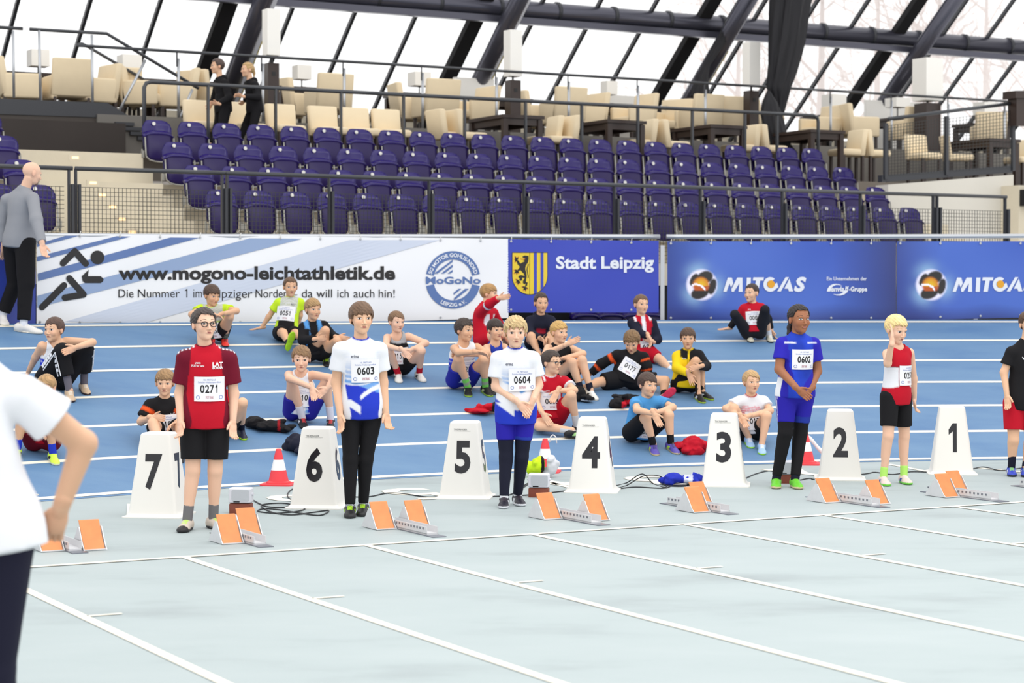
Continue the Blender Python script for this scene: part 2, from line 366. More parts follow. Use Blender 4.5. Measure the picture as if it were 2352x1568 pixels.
for k,s in enumerate([mull[i] for i in range(len(mull)) if (i-5)%4==3]):
    side=['far left','second','third','fourth','fifth','sixth','seventh'][k]
    rb=empty('roof_girder',FA(s+.32,32.9,.45),'%s round steel girder of the sloping glass front, counted from the left'%side,'girder','roof girders')
    q=MB(); q.tube([FA(s+.32,33.1,.5),FA(s+.32,UP,.5)],.15,14); q.build('tube',M_tubes,rb,smooth=True)
    q=MB(); q.bar(FA(s+.5,33.0,.42),FA(s+.5,UP,.42),.20,.012,up=nrm(np.array([0,0,-1.])+(-DL)*SL)); q.build('flange_plate',mat('flange_sheen',(.86,.9,1.),.3),rb)  # pale colour stands in for window light reflected off the girder side
    if k not in (0,): q=MB(); q.tube([FA(s+.61,32.4,.42),FA(s+.61,30.9,.42)],.014,6); q.build('edge_guard',mat('yellow_edge',srgb(226,204,60),.5),rb)
purl=empty('roof_purlin',W(16,30.6,6.4),'horizontal round steel tube crossing the whole glass front','girder')
q=MB(); q.tube([W(3,30.6,6.44),W(31,30.6,6.48)],.155,16); q.build('tube',M_tubes,purl,smooth=True)
q=MB(); q.box(W(17,30.5,6.25),(28,.14,.11),(DS,DL,(0,0,1))); q.build('duct',M_tubes,purl)
for k in range(24):
    s=4+1.15*k; q=MB(); q.tube([W(s-.03,30.6,6.446+s*.0014),W(s+.03,30.6,6.446+s*.0014)],.17,16); q.build('coupling',M_dark,purl,smooth=True)
sill=MB(); sill.box(W(17,33.05,4.42),(30,.3,.5),(DS,DL,(0,0,1))); sill.build('trim_2',M_conc,None,'low sill at the foot of the glass front','sill',None,'structure')
# ================================================================== soft shapes: distance fields meshed with surface nets
class Field:
    def __init__(s,lo,hi,h):
        s.lo=np.asarray(lo,float); s.h=h; s.n=np.maximum(4,np.ceil((np.asarray(hi)-s.lo)/h).astype(int)+1)
        s.d=np.full(s.n,.2,np.float32)
    def add(s,dist,lo,hi,k=0.,sub=False):
        m=k+3*s.h; a=np.clip(np.floor((np.asarray(lo)-m-s.lo)/s.h).astype(int),0,s.n); b=np.clip(np.ceil((np.asarray(hi)+m-s.lo)/s.h).astype(int)+1,0,s.n)
        if np.any(b<=a): return
        X=(s.lo[0]+s.h*np.arange(a[0],b[0],dtype=np.float32))[:,None,None]; Y=(s.lo[1]+s.h*np.arange(a[1],b[1],dtype=np.float32))[None,:,None]; Z=(s.lo[2]+s.h*np.arange(a[2],b[2],dtype=np.float32))[None,None,:]
        v=s.d[a[0]:b[0],a[1]:b[1],a[2]:b[2]]; d=dist(X,Y,Z).astype(np.float32)
        if sub:
            if k>0:
                h=np.clip(.5-.5*(v+d)/k,0,1); r=v*(1-h)-d*h+k*h*(1-h)
            else: r=np.maximum(v,-d)
        elif k>0:
            h=np.clip(.5+.5*(d-v)/k,0,1); r=d*(1-h)+v*h-k*h*(1-h)
        else: r=np.minimum(v,d)
        s.d[a[0]:b[0],a[1]:b[1],a[2]:b[2]]=r
    def cone(s,a,b,ra,rb,k=0.,cuts=(),off=0.,fl=None,sub=False):
        a=np.asarray(a,float); b=np.asarray(b,float); ra+=off; rb+=off; ba=b-a; L2=float(ba@ba)+1e-9
        def f(X,Y,Z):
            px,py,pz=X-a[0],Y-a[1],Z-a[2]; t=np.clip((px*ba[0]+py*ba[1]+pz*ba[2])/L2,0,1)
            qx,qy,qz=px-t*ba[0],py-t*ba[1],pz-t*ba[2]; q2=qx*qx+qy*qy+qz*qz
            if fl is not None:
                n,g=fl; e=qx*n[0]+qy*n[1]+qz*n[2]; q2=q2+e*e*(g*g-1)
            d=np.sqrt(q2)-(ra+(rb-ra)*t)
            for p0,n in cuts: d=np.maximum(d,(X-p0[0])*n[0]+(Y-p0[1])*n[1]+(Z-p0[2])*n[2])
            return d
        R=max(ra,rb); s.add(f,np.minimum(a,b)-R,np.maximum(a,b)+R,k,sub)
    def ell(s,c,A,r,k=0.,cuts=(),off=0.,sub=False):
        c=np.asarray(c,float); A=np.asarray(A,float); r=np.asarray(r,float)+off
        def f(X,Y,Z):
            px,py,pz=X-c[0],Y-c[1],Z-c[2]; k0=0;k1=0
            for i in range(3):
                q=(px*A[i,0]+py*A[i,1]+pz*A[i,2])/r[i]; k0=k0+q*q; k1=k1+(q/r[i])**2
            k0=np.sqrt(k0)+1e-6; d=k0*(k0-1)/(np.sqrt(k1)+1e-6)
            for p0,n in cuts: d=np.maximum(d,(X-p0[0])*n[0]+(Y-p0[1])*n[1]+(Z-p0[2])*n[2])
            return d
        e=np.sqrt(((A*r[:,None])**2).sum(0)); s.add(f,c-e,c+e,k,sub)
    def mesh(s):
        d=s.d; ins=d<0; c=ins[:-1,:-1,:-1].astype(np.int8)
        CO=[(0,0,0),(1,0,0),(0,1,0),(1,1,0),(0,0,1),(1,0,1),(0,1,1),(1,1,1)]
        sl=lambda o,A:A[o[0]:A.shape[0]-1+o[0],o[1]:A.shape[1]-1+o[1],o[2]:A.shape[2]-1+o[2]]
        cnt=sum(sl(o,ins).astype(np.int8) for o in CO); act=(cnt>0)&(cnt<8)
        I=np.argwhere(act); n=len(I)
        if n==0: return np.zeros((0,3)),np.zeros((0,4),int)
        vals=np.stack([d[I[:,0]+o[0],I[:,1]+o[1],I[:,2]+o[2]] for o in CO],1)
        acc=np.zeros((n,3)); w=np.zeros(n)
        for i,j in ((0,1),(2,3),(4,5),(6,7),(0,2),(1,3),(4,6),(5,7),(0,4),(1,5),(2,6),(3,7)):
            a,b=vals[:,i],vals[:,j]; m=(a<0)!=(b<0); t=np.where(m,a/(np.where(m,a-b,1)),0)[:,None]
            p=np.array(CO[i])+t*(np.array(CO[j])-np.array(CO[i])); acc+=p*m[:,None]; w+=m
        V=s.lo+s.h*(I+acc/w[:,None])
        idx=np.full(act.shape,-1,np.int64); idx[act]=np.arange(n); Q=[]
        for ax in range(3):
            u,v=[(1,2),(2,0),(0,1)][ax]
            a=np.take(ins,range(0,s.n[ax]-1),ax); b=np.take(ins,range(1,s.n[ax]),ax); E=np.argwhere(a!=b)
            ok=(E[:,u]>0)&(E[:,v]>0)&(E[:,u]<s.n[u]-1)&(E[:,v]<s.n[v]-1); E=E[ok]
            if not len(E): continue
            def g(du,dv):
                K=E.copy(); K[:,u]-=du; K[:,v]-=dv; return idx[K[:,0],K[:,1],K[:,2]]
            q=np.stack([g(0,0),g(1,0),g(1,1),g(0,1)],1); fl=~ins[E[:,0],E[:,1],E[:,2]]
            q[fl]=q[fl][:,::-1]; Q.append(q)
        Q=np.concatenate(Q); Q=Q[(Q>=0).all(1)]
        return V,Q
def biggest(V,Q):
    lab=np.arange(len(V))
    for _ in range(400):
        m=lab[Q].min(1); new=lab.copy()
        for j in range(4): np.minimum.at(new,Q[:,j],m)
        new=new[new]
        if (new==lab).all(): break
        lab=new
    u,c=np.unique(lab,return_counts=True); k=lab==u[c.argmax()]; ix=np.cumsum(k)-1; Q=Q[k[Q].all(1)]
    return V[k],ix[Q]
def bbox(P,m): P=np.array(P); return P.min(0)-m,P.max(0)+m
def sines(V,f,seed=0):
    r=np.random.default_rng(seed); o=np.zeros(len(V))
    for i in range(6):
        k=nrm(r.normal(size=3))*f*(.6+.25*i); o+=np.sin(V@k+r.uniform(0,6.28))/(1+.3*i)
    return o/3.2
M_skin=vmat('skin',rough=.55,sss=.08,spec=.35); M_cloth=vmat('sports_fabric',rough=.8,bump=.12,bscale=220,spec=.2); M_hair=vmat('hair',rough=.5,spec=.35); M_shoe=vmat('shoe_material',rough=.5,spec=.4)
M_bibp=mat('bib_paper',srgb(246,246,250),.6); M_bibk=mat('bib_black_print',srgb(20,20,24),.6); M_bibb=mat('bib_blue_print',srgb(120,140,200),.6); M_bibr=mat('bib_red_print',srgb(200,150,160),.6)
M_eyew=mat('eye_white',srgb(232,228,226),.3); M_eyed=mat('eye_dark',srgb(50,40,38),.25); M_lip=mat('lips',srgb(200,122,112),.5); M_logo=mat('white_logo_print',srgb(245,245,248),.6); M_navy=mat('navy_logo_print',srgb(30,36,70),.6)
M_glas=mat('glasses_frame',srgb(28,26,34),.3)
SK1=srgb(238,192,158); SK2=srgb(230,182,146); SKP=srgb(242,198,170); SKB=srgb(164,108,76)
def solve(P,L,x,y,near):
    d=ray(x,y); a=d@d; b=2*d@(C0-P); c=(C0-P)@(C0-P)-L*L; D=b*b-4*a*c
    if D<0: k=-b/(2*a)
    else: k=(-b-math.sqrt(D))/(2*a) if near else (-b+math.sqrt(D))/(2*a)
    return C0+d*k
def join(parts):
    V=[];Fc=[];C=[];n=0
    for v,q,c in parts:
        V.append(v); Fc.append(q+n); C.append(np.broadcast_to(np.asarray(c,float),(len(v),3))); n+=len(v)
    return np.concatenate(V),np.concatenate(Fc),np.concatenate(C)
class Person: pass
def person(label,H=1.45,hip=None,seat=True,neck=None,head=None,yaw=0,pitch=0,roll=0,hh=None,rs=None,ls=None,re=None,le=None,rw=None,lw=None,rk=None,lk=None,ra=None,la=None,rt=None,lt=None,
           rh=None,lh=None,skin=SK1,fat=1.,hair=None,shirt=None,shorts=None,legs2=None,sock=(srgb(40,40,46),.1),shoe=None,bib=None,glasses=False,hq=False,hipY=None,hiph=.1,bend=.03,hand_r={},hand_l={},logos=(),extra=None,beard=None,feet=True,group=None,sub_hide=(),Y=None,brow=None):
    p=Person(); k=H/1.45; p.k=k
    UA,FA_,TH,SH=.178*H,.155*H,.24*H,.238*H
    D={}
    def gnd(q,h): return at_g(q[0],q[1],h)
    AH=.07*k
    # ---- anchor
    if Y is not None:
        for n_,q in (('ra',ra),('la',la)):
            if q: D[n_]=at_y(q[0],q[1],Y+(q[2] if len(q)>2 else 0))
        D['hip']=at_y(hip[0],hip[1],Y)
    elif seat: D['hip']=gnd(hip,hiph*k)
    else:
        for n_,q in (('ra',ra),('la',la)): D[n_]=gnd(q,AH)
        D['hip']=at_y(hip[0],hip[1],(D['ra'][1]+D['la'][1])/2+(hipY or 0))
    def child(par,q,L):
        P=D[par]; m=q[2] if len(q)>2 else 0.
        if m=='n': return solve(P,L,q[0],q[1],True)
        if m=='f': return solve(P,L,q[0],q[1],False)
        if m=='g': return gnd(q,q[3] if len(q)>3 else .03)
        return at_y(q[0],q[1],P[1]+m)
    D['neck']=child('hip',neck,.31*H); D['rs']=child('neck',rs,0); D['ls']=child('neck',ls,0)
    for s_ in 'rl':
        e,w=(re,rw) if s_=='r' else (le,lw)
        if e: D[s_+'e']=child(s_+'s',e,UA)
        if w: D[s_+'w']=child(s_+'e',w,FA_)
    for s_ in 'rl': D[s_+'s']=D[s_+'s']-nrm(D['neck']-D['hip'])*.014*k
    u=nrm(D['neck']-D['hip']); r0=D['rs']-D['ls']; r=nrm(r0-u*(r0@u)); f=np.cross(u,r)
    p.u,p.r,p.f=u,r,f
    hw=.055*H*.95
    rhz=nrm(np.array([r[0],r[1],r[2]*.3])); 
    D['rh']=at_y(rh[0],rh[1],D['hip'][1]+rhz[1]*hw) if rh else D['hip']+rhz*hw
    D['lh']=at_y(lh[0],lh[1],D['hip'][1]-rhz[1]*hw) if lh else D['hip']-rhz*hw
    for s_ in 'rl':
        kn,an=(rk,ra) if s_=='r' else (lk,la)
        if kn: D[s_+'k']=child(s_+'h',kn,TH)
        if an and s_+'a' not in D:
            D[s_+'a']=gnd(an,AH) if len(an)<3 else child(s_+'k',an if an[2]!='g' else (an[0],an[1],'g',AH),SH)
    hh=hh or .212*(.75+.25*k); hc=at_y(head[0],head[1],D['neck'][1]+(head[2] if len(head)>2 else -.03))
    cdir=nrm(np.array([-hc[0],-hc[1],0])); cr=np.array([-cdir[1],cdir[0],0])   # image-right seen from camera = world right
    cr=np.cross(np.array([0,0,1.]),-cdir)*-1; cr=np.array([-cdir[1],cdir[0],0]); 
    if cr[0]<0: cr=-cr
    ya,pi_,ro=[math.radians(v) for v in (yaw,pitch,roll)]
    fw=nrm(cdir*math.cos(ya)+cr*math.sin(ya)); up=np.array([0,0,1.]); fw=nrm(fw*math.cos(pi_)-up*math.sin(pi_))
    rt_=np.cross(fw,up); rt_=nrm(rt_); upv=np.cross(rt_,fw)
    upv=nrm(upv*math.cos(ro)+cr*math.sin(ro)); rt_=nrm(np.cross(fw,upv)); HA=np.array([rt_,fw,upv])
    p.D=D; p.HA=HA; p.hc=hc; p.hh=hh
    vx=.0075 if hq else .0095; vh=.0038 if hq else .005
    Rf=k*(.55+.45*fat)
    # ---- primitives
    lerp=lambda a,b,t:a+(b-a)*t
    A=np.array([r,f,u]); hp,nk=D['hip'],D['neck']; bd=bend if seat else 0.
    TL=np.linalg.norm(nk-hp); tk=TL/(.31*H)
    TOR=[('e',hp+u*.02,A,np.array([.122,.092,.10*tk])*k*np.array([fat,fat,1])),('e',lerp(hp,nk,.40)-f*bd,A,np.array([.108*fat,.082*fat,.15*tk])*k),('e',lerp(hp,nk,.70)-f*bd*.6,A,np.array([.118*(.6+.4*fat),.086*fat,.14*tk])*k)]
    inn=lambda s_:lerp(D[s_],nk,.12)-u*.012*k
    SHD=[('c',inn('rs'),inn('ls'),.038*k,.038*k),('c',nk-u*.0,inn('rs'),.040*k,.030*k),('c',nk,inn('ls'),.040*k,.030*k)]
    def limb(a,b,ra_,rb_): return ('c',D[a],D[b],ra_*Rf,rb_*Rf)
    ARM={'r':[], 'l':[]}; LEG={'r':[], 'l':[]}
    for s_ in 'rl':
        if s_+'e' in D: ARM[s_].append(limb(s_+'s',s_+'e',.040,.033))
        if s_+'w' in D: ARM[s_].append(limb(s_+'e',s_+'w',.034,.0225))
        if s_+'k' in D: LEG[s_].append(limb(s_+'h',s_+'k',.072,.047))
        if s_+'a' in D and s_+'k' in D:
            LEG[s_].append(limb(s_+'k',s_+'a',.044,.029))
            ax=nrm(D[s_+'a']-D[s_+'k']); th=nrm(D[s_+'k']-D[s_+'h']); bk=nrm(-(f-ax*(f@ax))) if not seat else nrm((-th)-ax*((-th)@ax)+1e-6)
            LEG[s_].append(('c',lerp(D[s_+'k'],D[s_+'a'],.14)+bk*.012*k,lerp(D[s_+'k'],D[s_+'a'],.5)+bk*.012*k,.043*Rf,.033*Rf))
    def put_pr(F_,L,off=0.,kk=.02,cuts=()):
        for q in L:
            if q[0]=='c': F_.cone(q[1],q[2],q[3],q[4],kk,cuts,off)
            else: F_.ell(q[1],q[2],q[3],kk,cuts,off)
    allp=[D[n_] for n_ in D]
    root=empty('person',np.array([hp[0],hp[1],min(float(gz(hp[0],hp[1])),hp[2])]) if Y is None else np.array([hp[0],hp[1],min(q[2] for q in allp)-.07]),label,'person',group)
    p.root=root; O=ORG[root.name]
    # ---- skin
    parts=[]
    F_=Field(*bbox(allp,.16),vx)
    put_pr(F_,TOR,-.012,.05); put_pr(F_,SHD,-.006,.03)
    for s_ in 'rl':
        put_pr(F_,ARM[s_],0,.02)
        put_pr(F_,LEG[s_],0,.02)
        if s_+'a' in D and feet:
            F_.cone(D[s_+'a'],D[s_+'a']-np.array([0,0,.03]),.028*Rf,.03*Rf,.01)
    nb=hc-HA[2]*.26*hh-HA[1]*.10*hh
    F_.cone(nk-u*.02,nb,.046*k,.043*k,.03)
    V,Q=F_.mesh()
    nz=sines(V,28,3)*.035; parts.append((V,Q,np.array(skin)[None]*(1+nz)[:,None]*np.array([1,1-.02,1-.03])))
    # ---- head
    lp=lambda x,y,z:hc+hh*(HA[0]*x+HA[1]*y+HA[2]*z)
    F_=Field(hc-hh*.72,hc+hh*.72,vh); e=lambda c,rr,kk,sub=False:F_.ell(lp(*c),HA,np.array(rr)*hh,kk*hh,sub=sub)
    e((0,-.055,.12),(.335,.415,.375),.0); e((0,.10,-.10),(.262,.285,.36),.1); e((0,.14,-.33),(.175,.20,.15),.1); e((0,.285,-.425),(.075,.06,.065),.08)
    for sx in (-1,1): e((sx*.14,.25,-.13),(.12,.11,.12),.08)
    F_.cone(lp(-.15,.335,.075),lp(.15,.335,.075),.045*hh,.045*hh,.06*hh)
    for sx in (-1,1): e((sx*.145,.435,.0),(.085,.075,.05),.05,True)
    F_.cone(lp(0,.36,.03),lp(0,.445,-.15),.028*hh,.042*hh,.035*hh)
    for sx in (-1,1): e((sx*.042,.405,-.17),(.034,.04,.03),.02)
    F_.cone(lp(-.075,.365,-.27),lp(.075,.365,-.27),.026*hh,.026*hh,.03*hh)
    F_.cone(lp(-.09,.40,-.268),lp(.09,.40,-.268),.008*hh,.008*hh,.015*hh,sub=True)
    for sx in (-1,1): e((sx*.345,-.05,-.03),(.035,.085,.135),.02)
    F_.cone(lp(0,-.09,-.2),nk*.5+lp(0,-.10,-.26)*.5,.21*hh,.20*hh,.06*hh)
    V,Q=F_.mesh(); L_=((V-hc)@HA.T)/hh; c=np.tile(np.array(skin),(len(V),1)); 
    ck=np.exp(-(((np.abs(L_[:,0])-.17)/.08)**2+((L_[:,2]+.13)/.09)**2))*(L_[:,1]>0)*.10; c*=1-ck[:,None]*np.array([0,1.,1.])
    ea=(np.abs(L_[:,0])>.33)*.08; c*=1-ea[:,None]*np.array([0,1.,1.])
    c*=(1+.03*sines(V,40,5))[:,None]
    if hair:
        hs=(L_[:,2]>hair.get('zf',.24)+.08)|((L_[:,1]<-.15)&(L_[:,2]>-.2)); c[hs]=np.array(hair['col'])*.9
    if beard:
        bm=(L_[:,1]>.2)&(L_[:,2]<-.22)&(np.abs(L_[:,0])<.13)&((np.abs(L_[:,0])>.06)|(L_[:,2]<-.33)); c[bm]=c[bm]*.35
    parts.append((V,Q,c)); hbvh=BVHTree.FromPolygons([tuple(v) for v in V],[tuple(q) for q in Q])
    # ---- hands
    for s_,hs in (('r',hand_r),('l',hand_l)):
        if s_+'w' not in D or hs is None: continue
        w=D[s_+'w']; d=nrm(w-D[s_+'e'])
        if 'tip' in hs:
            tp=hs['tip']; d=nrm(at_y(tp[0],tp[1],w[1]+(tp[2] if len(tp)>2 else 0))-w)
        wd=np.asarray(hs.get('thumb',f+.6*u)); 
        if 'thumb' in hs:  wd=hs['thumb'][0]*np.array([1,0,0.])+hs['thumb'][1]*np.array([0,0,1.])+(hs['thumb'][2] if len(hs['thumb'])>2 else 0)*np.array([0,1.,0])
        wd=nrm(wd-d*(wd@d)); n=np.cross(d,wd)*(1 if s_=='r' else -1)*hs.get('flip',1)
        cu=hs.get('curl',.5); g=k*.95; F_=Field(w-.15*g,w+.15*g,.0036 if hq else .0048)
        F_.cone(w-d*.03,w+d*.01,.0235*Rf,.021*Rf,.01); F_.ell(w+d*.045*g,np.array([d,wd,n]),np.array([.05,.034,.0155])*g,.012)
        for i,L in enumerate((.064,.072,.068,.054)):
            b0=w+d*.082*g+wd*(.0255-.017*i)*g; rr=.0076*g; sp=hs.get('spread',0)*(1.5-i)*.12
            c1=cu*.5*(1+.1*i); d1=nrm(d*math.cos(c1)+n*math.sin(c1)+wd*sp); c2=cu*1.5; d2=nrm(d*math.cos(c2)+n*math.sin(c2)+wd*sp)
            m_=b0+d1*L*.5*g; F_.cone(b0-d*.02*g,m_,rr*1.05,rr,.004); F_.cone(m_,m_+d2*L*.5*g,rr,rr*.8,.002)
        t0=w+d*.022*g+wd*.026*g; td=nrm(d*.75+wd*.55+n*.25); tm=t0+td*.034*g; F_.cone(t0,tm,.011*g,.0088*g,.008); F_.cone(tm,tm+nrm(td+d*.5)*.028*g,.0088*g,.007*g,.003)
        V,Q=F_.mesh(); parts.append((V,Q,np.array(skin)*np.array([1,.96,.95])))
    V,Q,C=join(parts); obj('body',mesh('body',V-O,Q,True,col=C),M_skin,root)
    # ---- face details
    def onface(x,z,lift=.004):
        o=lp(x,.8,z); h=hbvh.ray_cast(Vector(o),Vector(-HA[1]))
        return (np.array(h[0])+HA[1]*lift*hh*1.0+HA[1]*.0008) if h[0] is not None else lp(x,.4,z)
    def fpoly(b,pts,mi,lift): 
        b.cm=mi; P=[onface(x,z,lift) for x,z in pts]; b.add(P,[tuple(range(len(P)))])
    for sx in (-1,1):
        b=MB(); ex=.148*sx
        fpoly(b,[(ex+.064*math.cos(a),.002+.031*math.sin(a)*(1 if math.sin(a)>0 else .75)) for a in np.linspace(0,2*math.pi,13)[:-1]],0,.010)
        fpoly(b,[(ex+.029*math.cos(a),.003+.029*math.sin(a)) for a in np.linspace(0,2*math.pi,11)[:-1]],1,.016)
        fpoly(b,[(ex-.070,.003),(ex-.03,.031),(ex+.03,.031),(ex+.070,.003),(ex+.035,.041),(ex-.035,.041)],1,.014)
        b.build('eye',[M_eyew,M_eyed],root)
        b=MB(); bc=brow or (tuple(np.array(hair['col'])*.7) if hair else tuple(np.array(skin)*.6))
        fpoly(b,[(ex-.075,.118),(ex+.01,.132),(ex+.09,.100),(ex+.088,.112),(ex+.01,.150),(ex-.075,.138)] if sx>0 else [(ex-.09,.100),(ex-.01,.132),(ex+.075,.118),(ex+.075,.138),(ex-.01,.150),(ex-.088,.112)],0,.010)
        b.build('eyebrow',mat('brow_%d'%int(sum(bc)*900),bc,.7),root)
    b=MB(); fpoly(b,[(-.105,-.268),(-.05,-.245),(0,-.250),(.05,-.245),(.105,-.268),(.05,-.302),(0,-.308),(-.05,-.302)],0,.010); fpoly(b,[(-.10,-.267),(0,-.262),(.10,-.267),(0,-.276)],1,.014)
    b.build('mouth',[M_lip,mat('mouth_line',srgb(120,60,58),.6)],root)
    # ---- hair
    if hair:
        h=dict(zf=.24,yc=.13,zs=.03,zb=-.30,vol=.02,jag=.04,sweep=0.,top=0.,strand=.009); h.update(hair); h['strand']*=.75
        F_=Field(hc-hh*.8,hc+hh*.8,vh*1.1)
        def fh(X,Y,Z):
            x=((X-hc[0])*HA[0,0]+(Y-hc[1])*HA[0,1]+(Z-hc[2])*HA[0,2])/hh; y=((X-hc[0])*HA[1,0]+(Y-hc[1])*HA[1,1]+(Z-hc[2])*HA[1,2])/hh; z=((X-hc[0])*HA[2,0]+(Y-hc[1])*HA[2,1]+(Z-hc[2])*HA[2,2])/hh
            a,b_,c_=.352+h['vol'],.435+h['vol'],.39+h['vol']+h['top']
            q=np.sqrt((x/a)**2+((y+.06)/b_)**2+((z-.125)/c_)**2); d=(q-1)*.38
            st_=np.sin(46*x+7*np.sin(7*z+3*y)+9*y+2*np.sin(23*z+17*x))+.8*np.sin(37*y+29*x+6*np.sin(11*z+4*x))+.5*np.sin(80*x+9*np.sin(13*y)); d=d-h['strand']*st_*.5
            zf=h['zf']+h['sweep']*x+h['jag']*np.sin(33*x+2)*.5+h['jag']*.4*np.sin(71*x)
            d=np.maximum(d,np.minimum(y-h['yc']-.10*np.clip(z,0,.3)/.3,zf-z)); d=np.maximum(d,np.minimum(y+.13,h['zs']-z)); d=np.maximum(d,h['zb']-z)
            return d*hh
        F_.add(fh,hc-hh*.8,hc+hh*.8)
        if 'pony' in h:
            P=[lp(*q) for q in h['pony']]
            for i in range(len(P)-1): F_.cone(P[i],P[i+1],h.get('pr',.09)*hh,h.get('pr',.09)*hh*.85,.03)
        V,Q=F_.mesh()
        if len(V):
            L_=((V-hc)@HA.T)/hh; c=np.array(h['col'])[None]*(1+.15*np.sin(46*L_[:,0]+7*np.sin(7*L_[:,2]+3*L_[:,1])+9*L_[:,1])+.12*np.sin(95*L_[:,0]+11*np.sin(9*L_[:,2]))+.2*sines(V,110,9))[:,None]
            obj('hair',mesh('hair',V-O,Q,True,col=np.clip(c,0,1)),M_hair,root)
    # ---- clothes
    def coords(V):
        q=V-hp; return (q@u)/TL,q@r,q@f
    def armpar(V):
        best=np.full(len(V),9.); par=np.zeros(len(V)); which=np.zeros(len(V),int)
        for i,s_ in enumerate('rl'):
            for j,(a,b) in enumerate(((s_+'s',s_+'e'),(s_+'e',s_+'w'))):
                if a in D and b in D:
                    ab=D[b]-D[a]; t=np.clip(((V-D[a])@ab)/(ab@ab),0,1); dd=np.linalg.norm(V-D[a]-t[:,None]*ab,axis=1)
                    m=dd<best; best[m]=dd[m]; par[m]=t[m]+j; which[m]=i+1
        t,a,b=coords(V); dt=np.abs(a)-np.abs((D['rs']-hp)@r)*.93
        which[(best>.075*k)|((dt<0)&(par<.25))]=0
        return par,which
    def legpar(V):
        best=np.full(len(V),9.); par=np.zeros(len(V)); which=np.zeros(len(V),int)
        for i,s_ in enumerate('rl'):
            for j,(a,b) in enumerate(((s_+'h',s_+'k'),(s_+'k',s_+'a'))):
                if a in D and b in D:
                    ab=D[b]-D[a]; t=np.clip(((V-D[a])@ab)/(ab@ab),0,1); dd=np.linalg.norm(V-D[a]-t[:,None]*ab,axis=1)
                    m=dd<best; best[m]=dd[m]; par[m]=t[m]+j; which[m]=i+1
        return par,which
    def paint(V,col,par,wh):
        t,a,b=coords(V)
        global NKQ; NKQ=p.nkq(V) if p.nkq else np.full(len(V),9.)
        c=np.array(col(t,a/k,b/k,par,wh,V) if callable(col) else np.tile(np.array(col),(len(V),1)),float)
        return np.clip(c,0,1)
    p.shirt_bvh=None; p.nkq=None
    if shirt:
        s=dict(sleeve=.5,loose=.012,hem=.03 if seat and Y is None else -.18,flare=.0,low=.0,name='shirt',wr=.003); s.update(shirt)
        F_=Field(*bbox([D[n_] for n_ in D if n_[1:] in ('s','e','w') or n_ in('hip','neck','rh','lh')]+[hp-u*.3*k],.16),vx)
        hemP=hp+u*s['hem']*TL; cut=[(hemP,-u)]
        put_pr(F_,TOR,s['loose'],.05,cut); put_pr(F_,SHD,.006+s['loose']*.5,.03)
        if s['hem']<.05: F_.ell(hp-u*.02*k+f*.0,A,np.array([.128*fat,.098*fat,.3])*k+np.array([s['flare'],s['flare'],0]),.04,cut+[(lerp(hp,nk,.45),u)],s['loose'])
        for s_ in 'rl':
            sl=s['sleeve']
            if sl>0 and s_+'e' in D:
                a,b=D[s_+'s'],D[s_+'e']; d=nrm(b-a); t_=min(sl,1.); e_=lerp(a,b,t_); R0=.041*Rf+s['loose']*.6; R1_=(.044+.008*(1-t_))*Rf+s['loose']*(1. if sl<1 else .5)
                F_.cone(a,lerp(a,b,t_+.15 if sl<=1 else 1.),R0,R1_,.03,[(e_,d)] if sl<=1 else [])
                if sl>1 and s_+'w' in D:
                    a2,b2=D[s_+'e'],D[s_+'w']; t2=min(sl-1,1.); F_.cone(a2,lerp(a2,b2,t2+.1),R1_*.96,.031*Rf+s['loose']*.4,.025,[(lerp(a2,b2,t2),nrm(b2-a2))])
        # neck opening
        nd=nrm(nb-nk); nc=nk+nd*.055*k+f*(.012+.02*s['low'])*k-u*.05*s['low']*k; nr=np.array([.052+.012*s['low'],.052+.01*s['low'],.05+.05*s['low']])*k
        F_.ell(nc,A,nr,.006,sub=True); p.nkq=lambda V_:np.linalg.norm(((V_-nc)@A.T)/nr,axis=1)
        if sl_open(s):
            for s_ in 'rl':
                F_.ell(D[s_+'s']+(D[s_+'s']-nk)*.10,A,np.array([.055,.075,.105])*k,.008,sub=True)
        V,Q=F_.mesh(); t,a,b=coords(V)
        V=V+ (sines(V,22,11)*s['wr']+sines(V,60,4)*.0012)[:,None]*nrm_rows(V-(hp+np.outer(t*TL,u)))
        if callable(s['col']):
            C=0
            for o_ in (((.3,.2,.5),(-.5,.1,-.3),(.1,-.4,.3),(.0,.5,-.5),(0,0,0)) if hq else ((.3,.2,.4),(-.3,-.2,-.4))):
                V2=V+np.array(o_)*vx; par,wh=armpar(V2); C=C+paint(V2,s['col'],par,wh)
            C=C/(5 if hq else 2)
        else: C=paint(V,s['col'],np.zeros(len(V)),np.zeros(len(V),int))
        obj(s['name'],mesh(s['name'],V-O,Q,True,col=C),M_cloth,root)
        p.shirt_bvh=BVHTree.FromPolygons([tuple(v) for v in V],[tuple(q) for q in Q])
    for g in ([shorts] if shorts else [])+([legs2] if legs2 else []):
        s=dict(leg=.6,loose=.010,top=.16,name='shorts',flare=.0,start=0.); s.update(g)
        F_=Field(*bbox([D[n_] for n_ in D if n_[1:] in ('h','k','a') or n_=='hip'],.17),vx)
        if s['start']<=0:
            F_.ell(hp+u*.02,A,np.array([.122*fat,.092*fat,.10*tk])*k,.03,[(hp+u*s['top']*TL,u)],s['loose'])
            F_.ell(lerp(hp,nk,.2),A,np.array([.112*fat,.086*fat,.1])*k,.03,[(hp+u*s['top']*TL,u)],s['loose'])
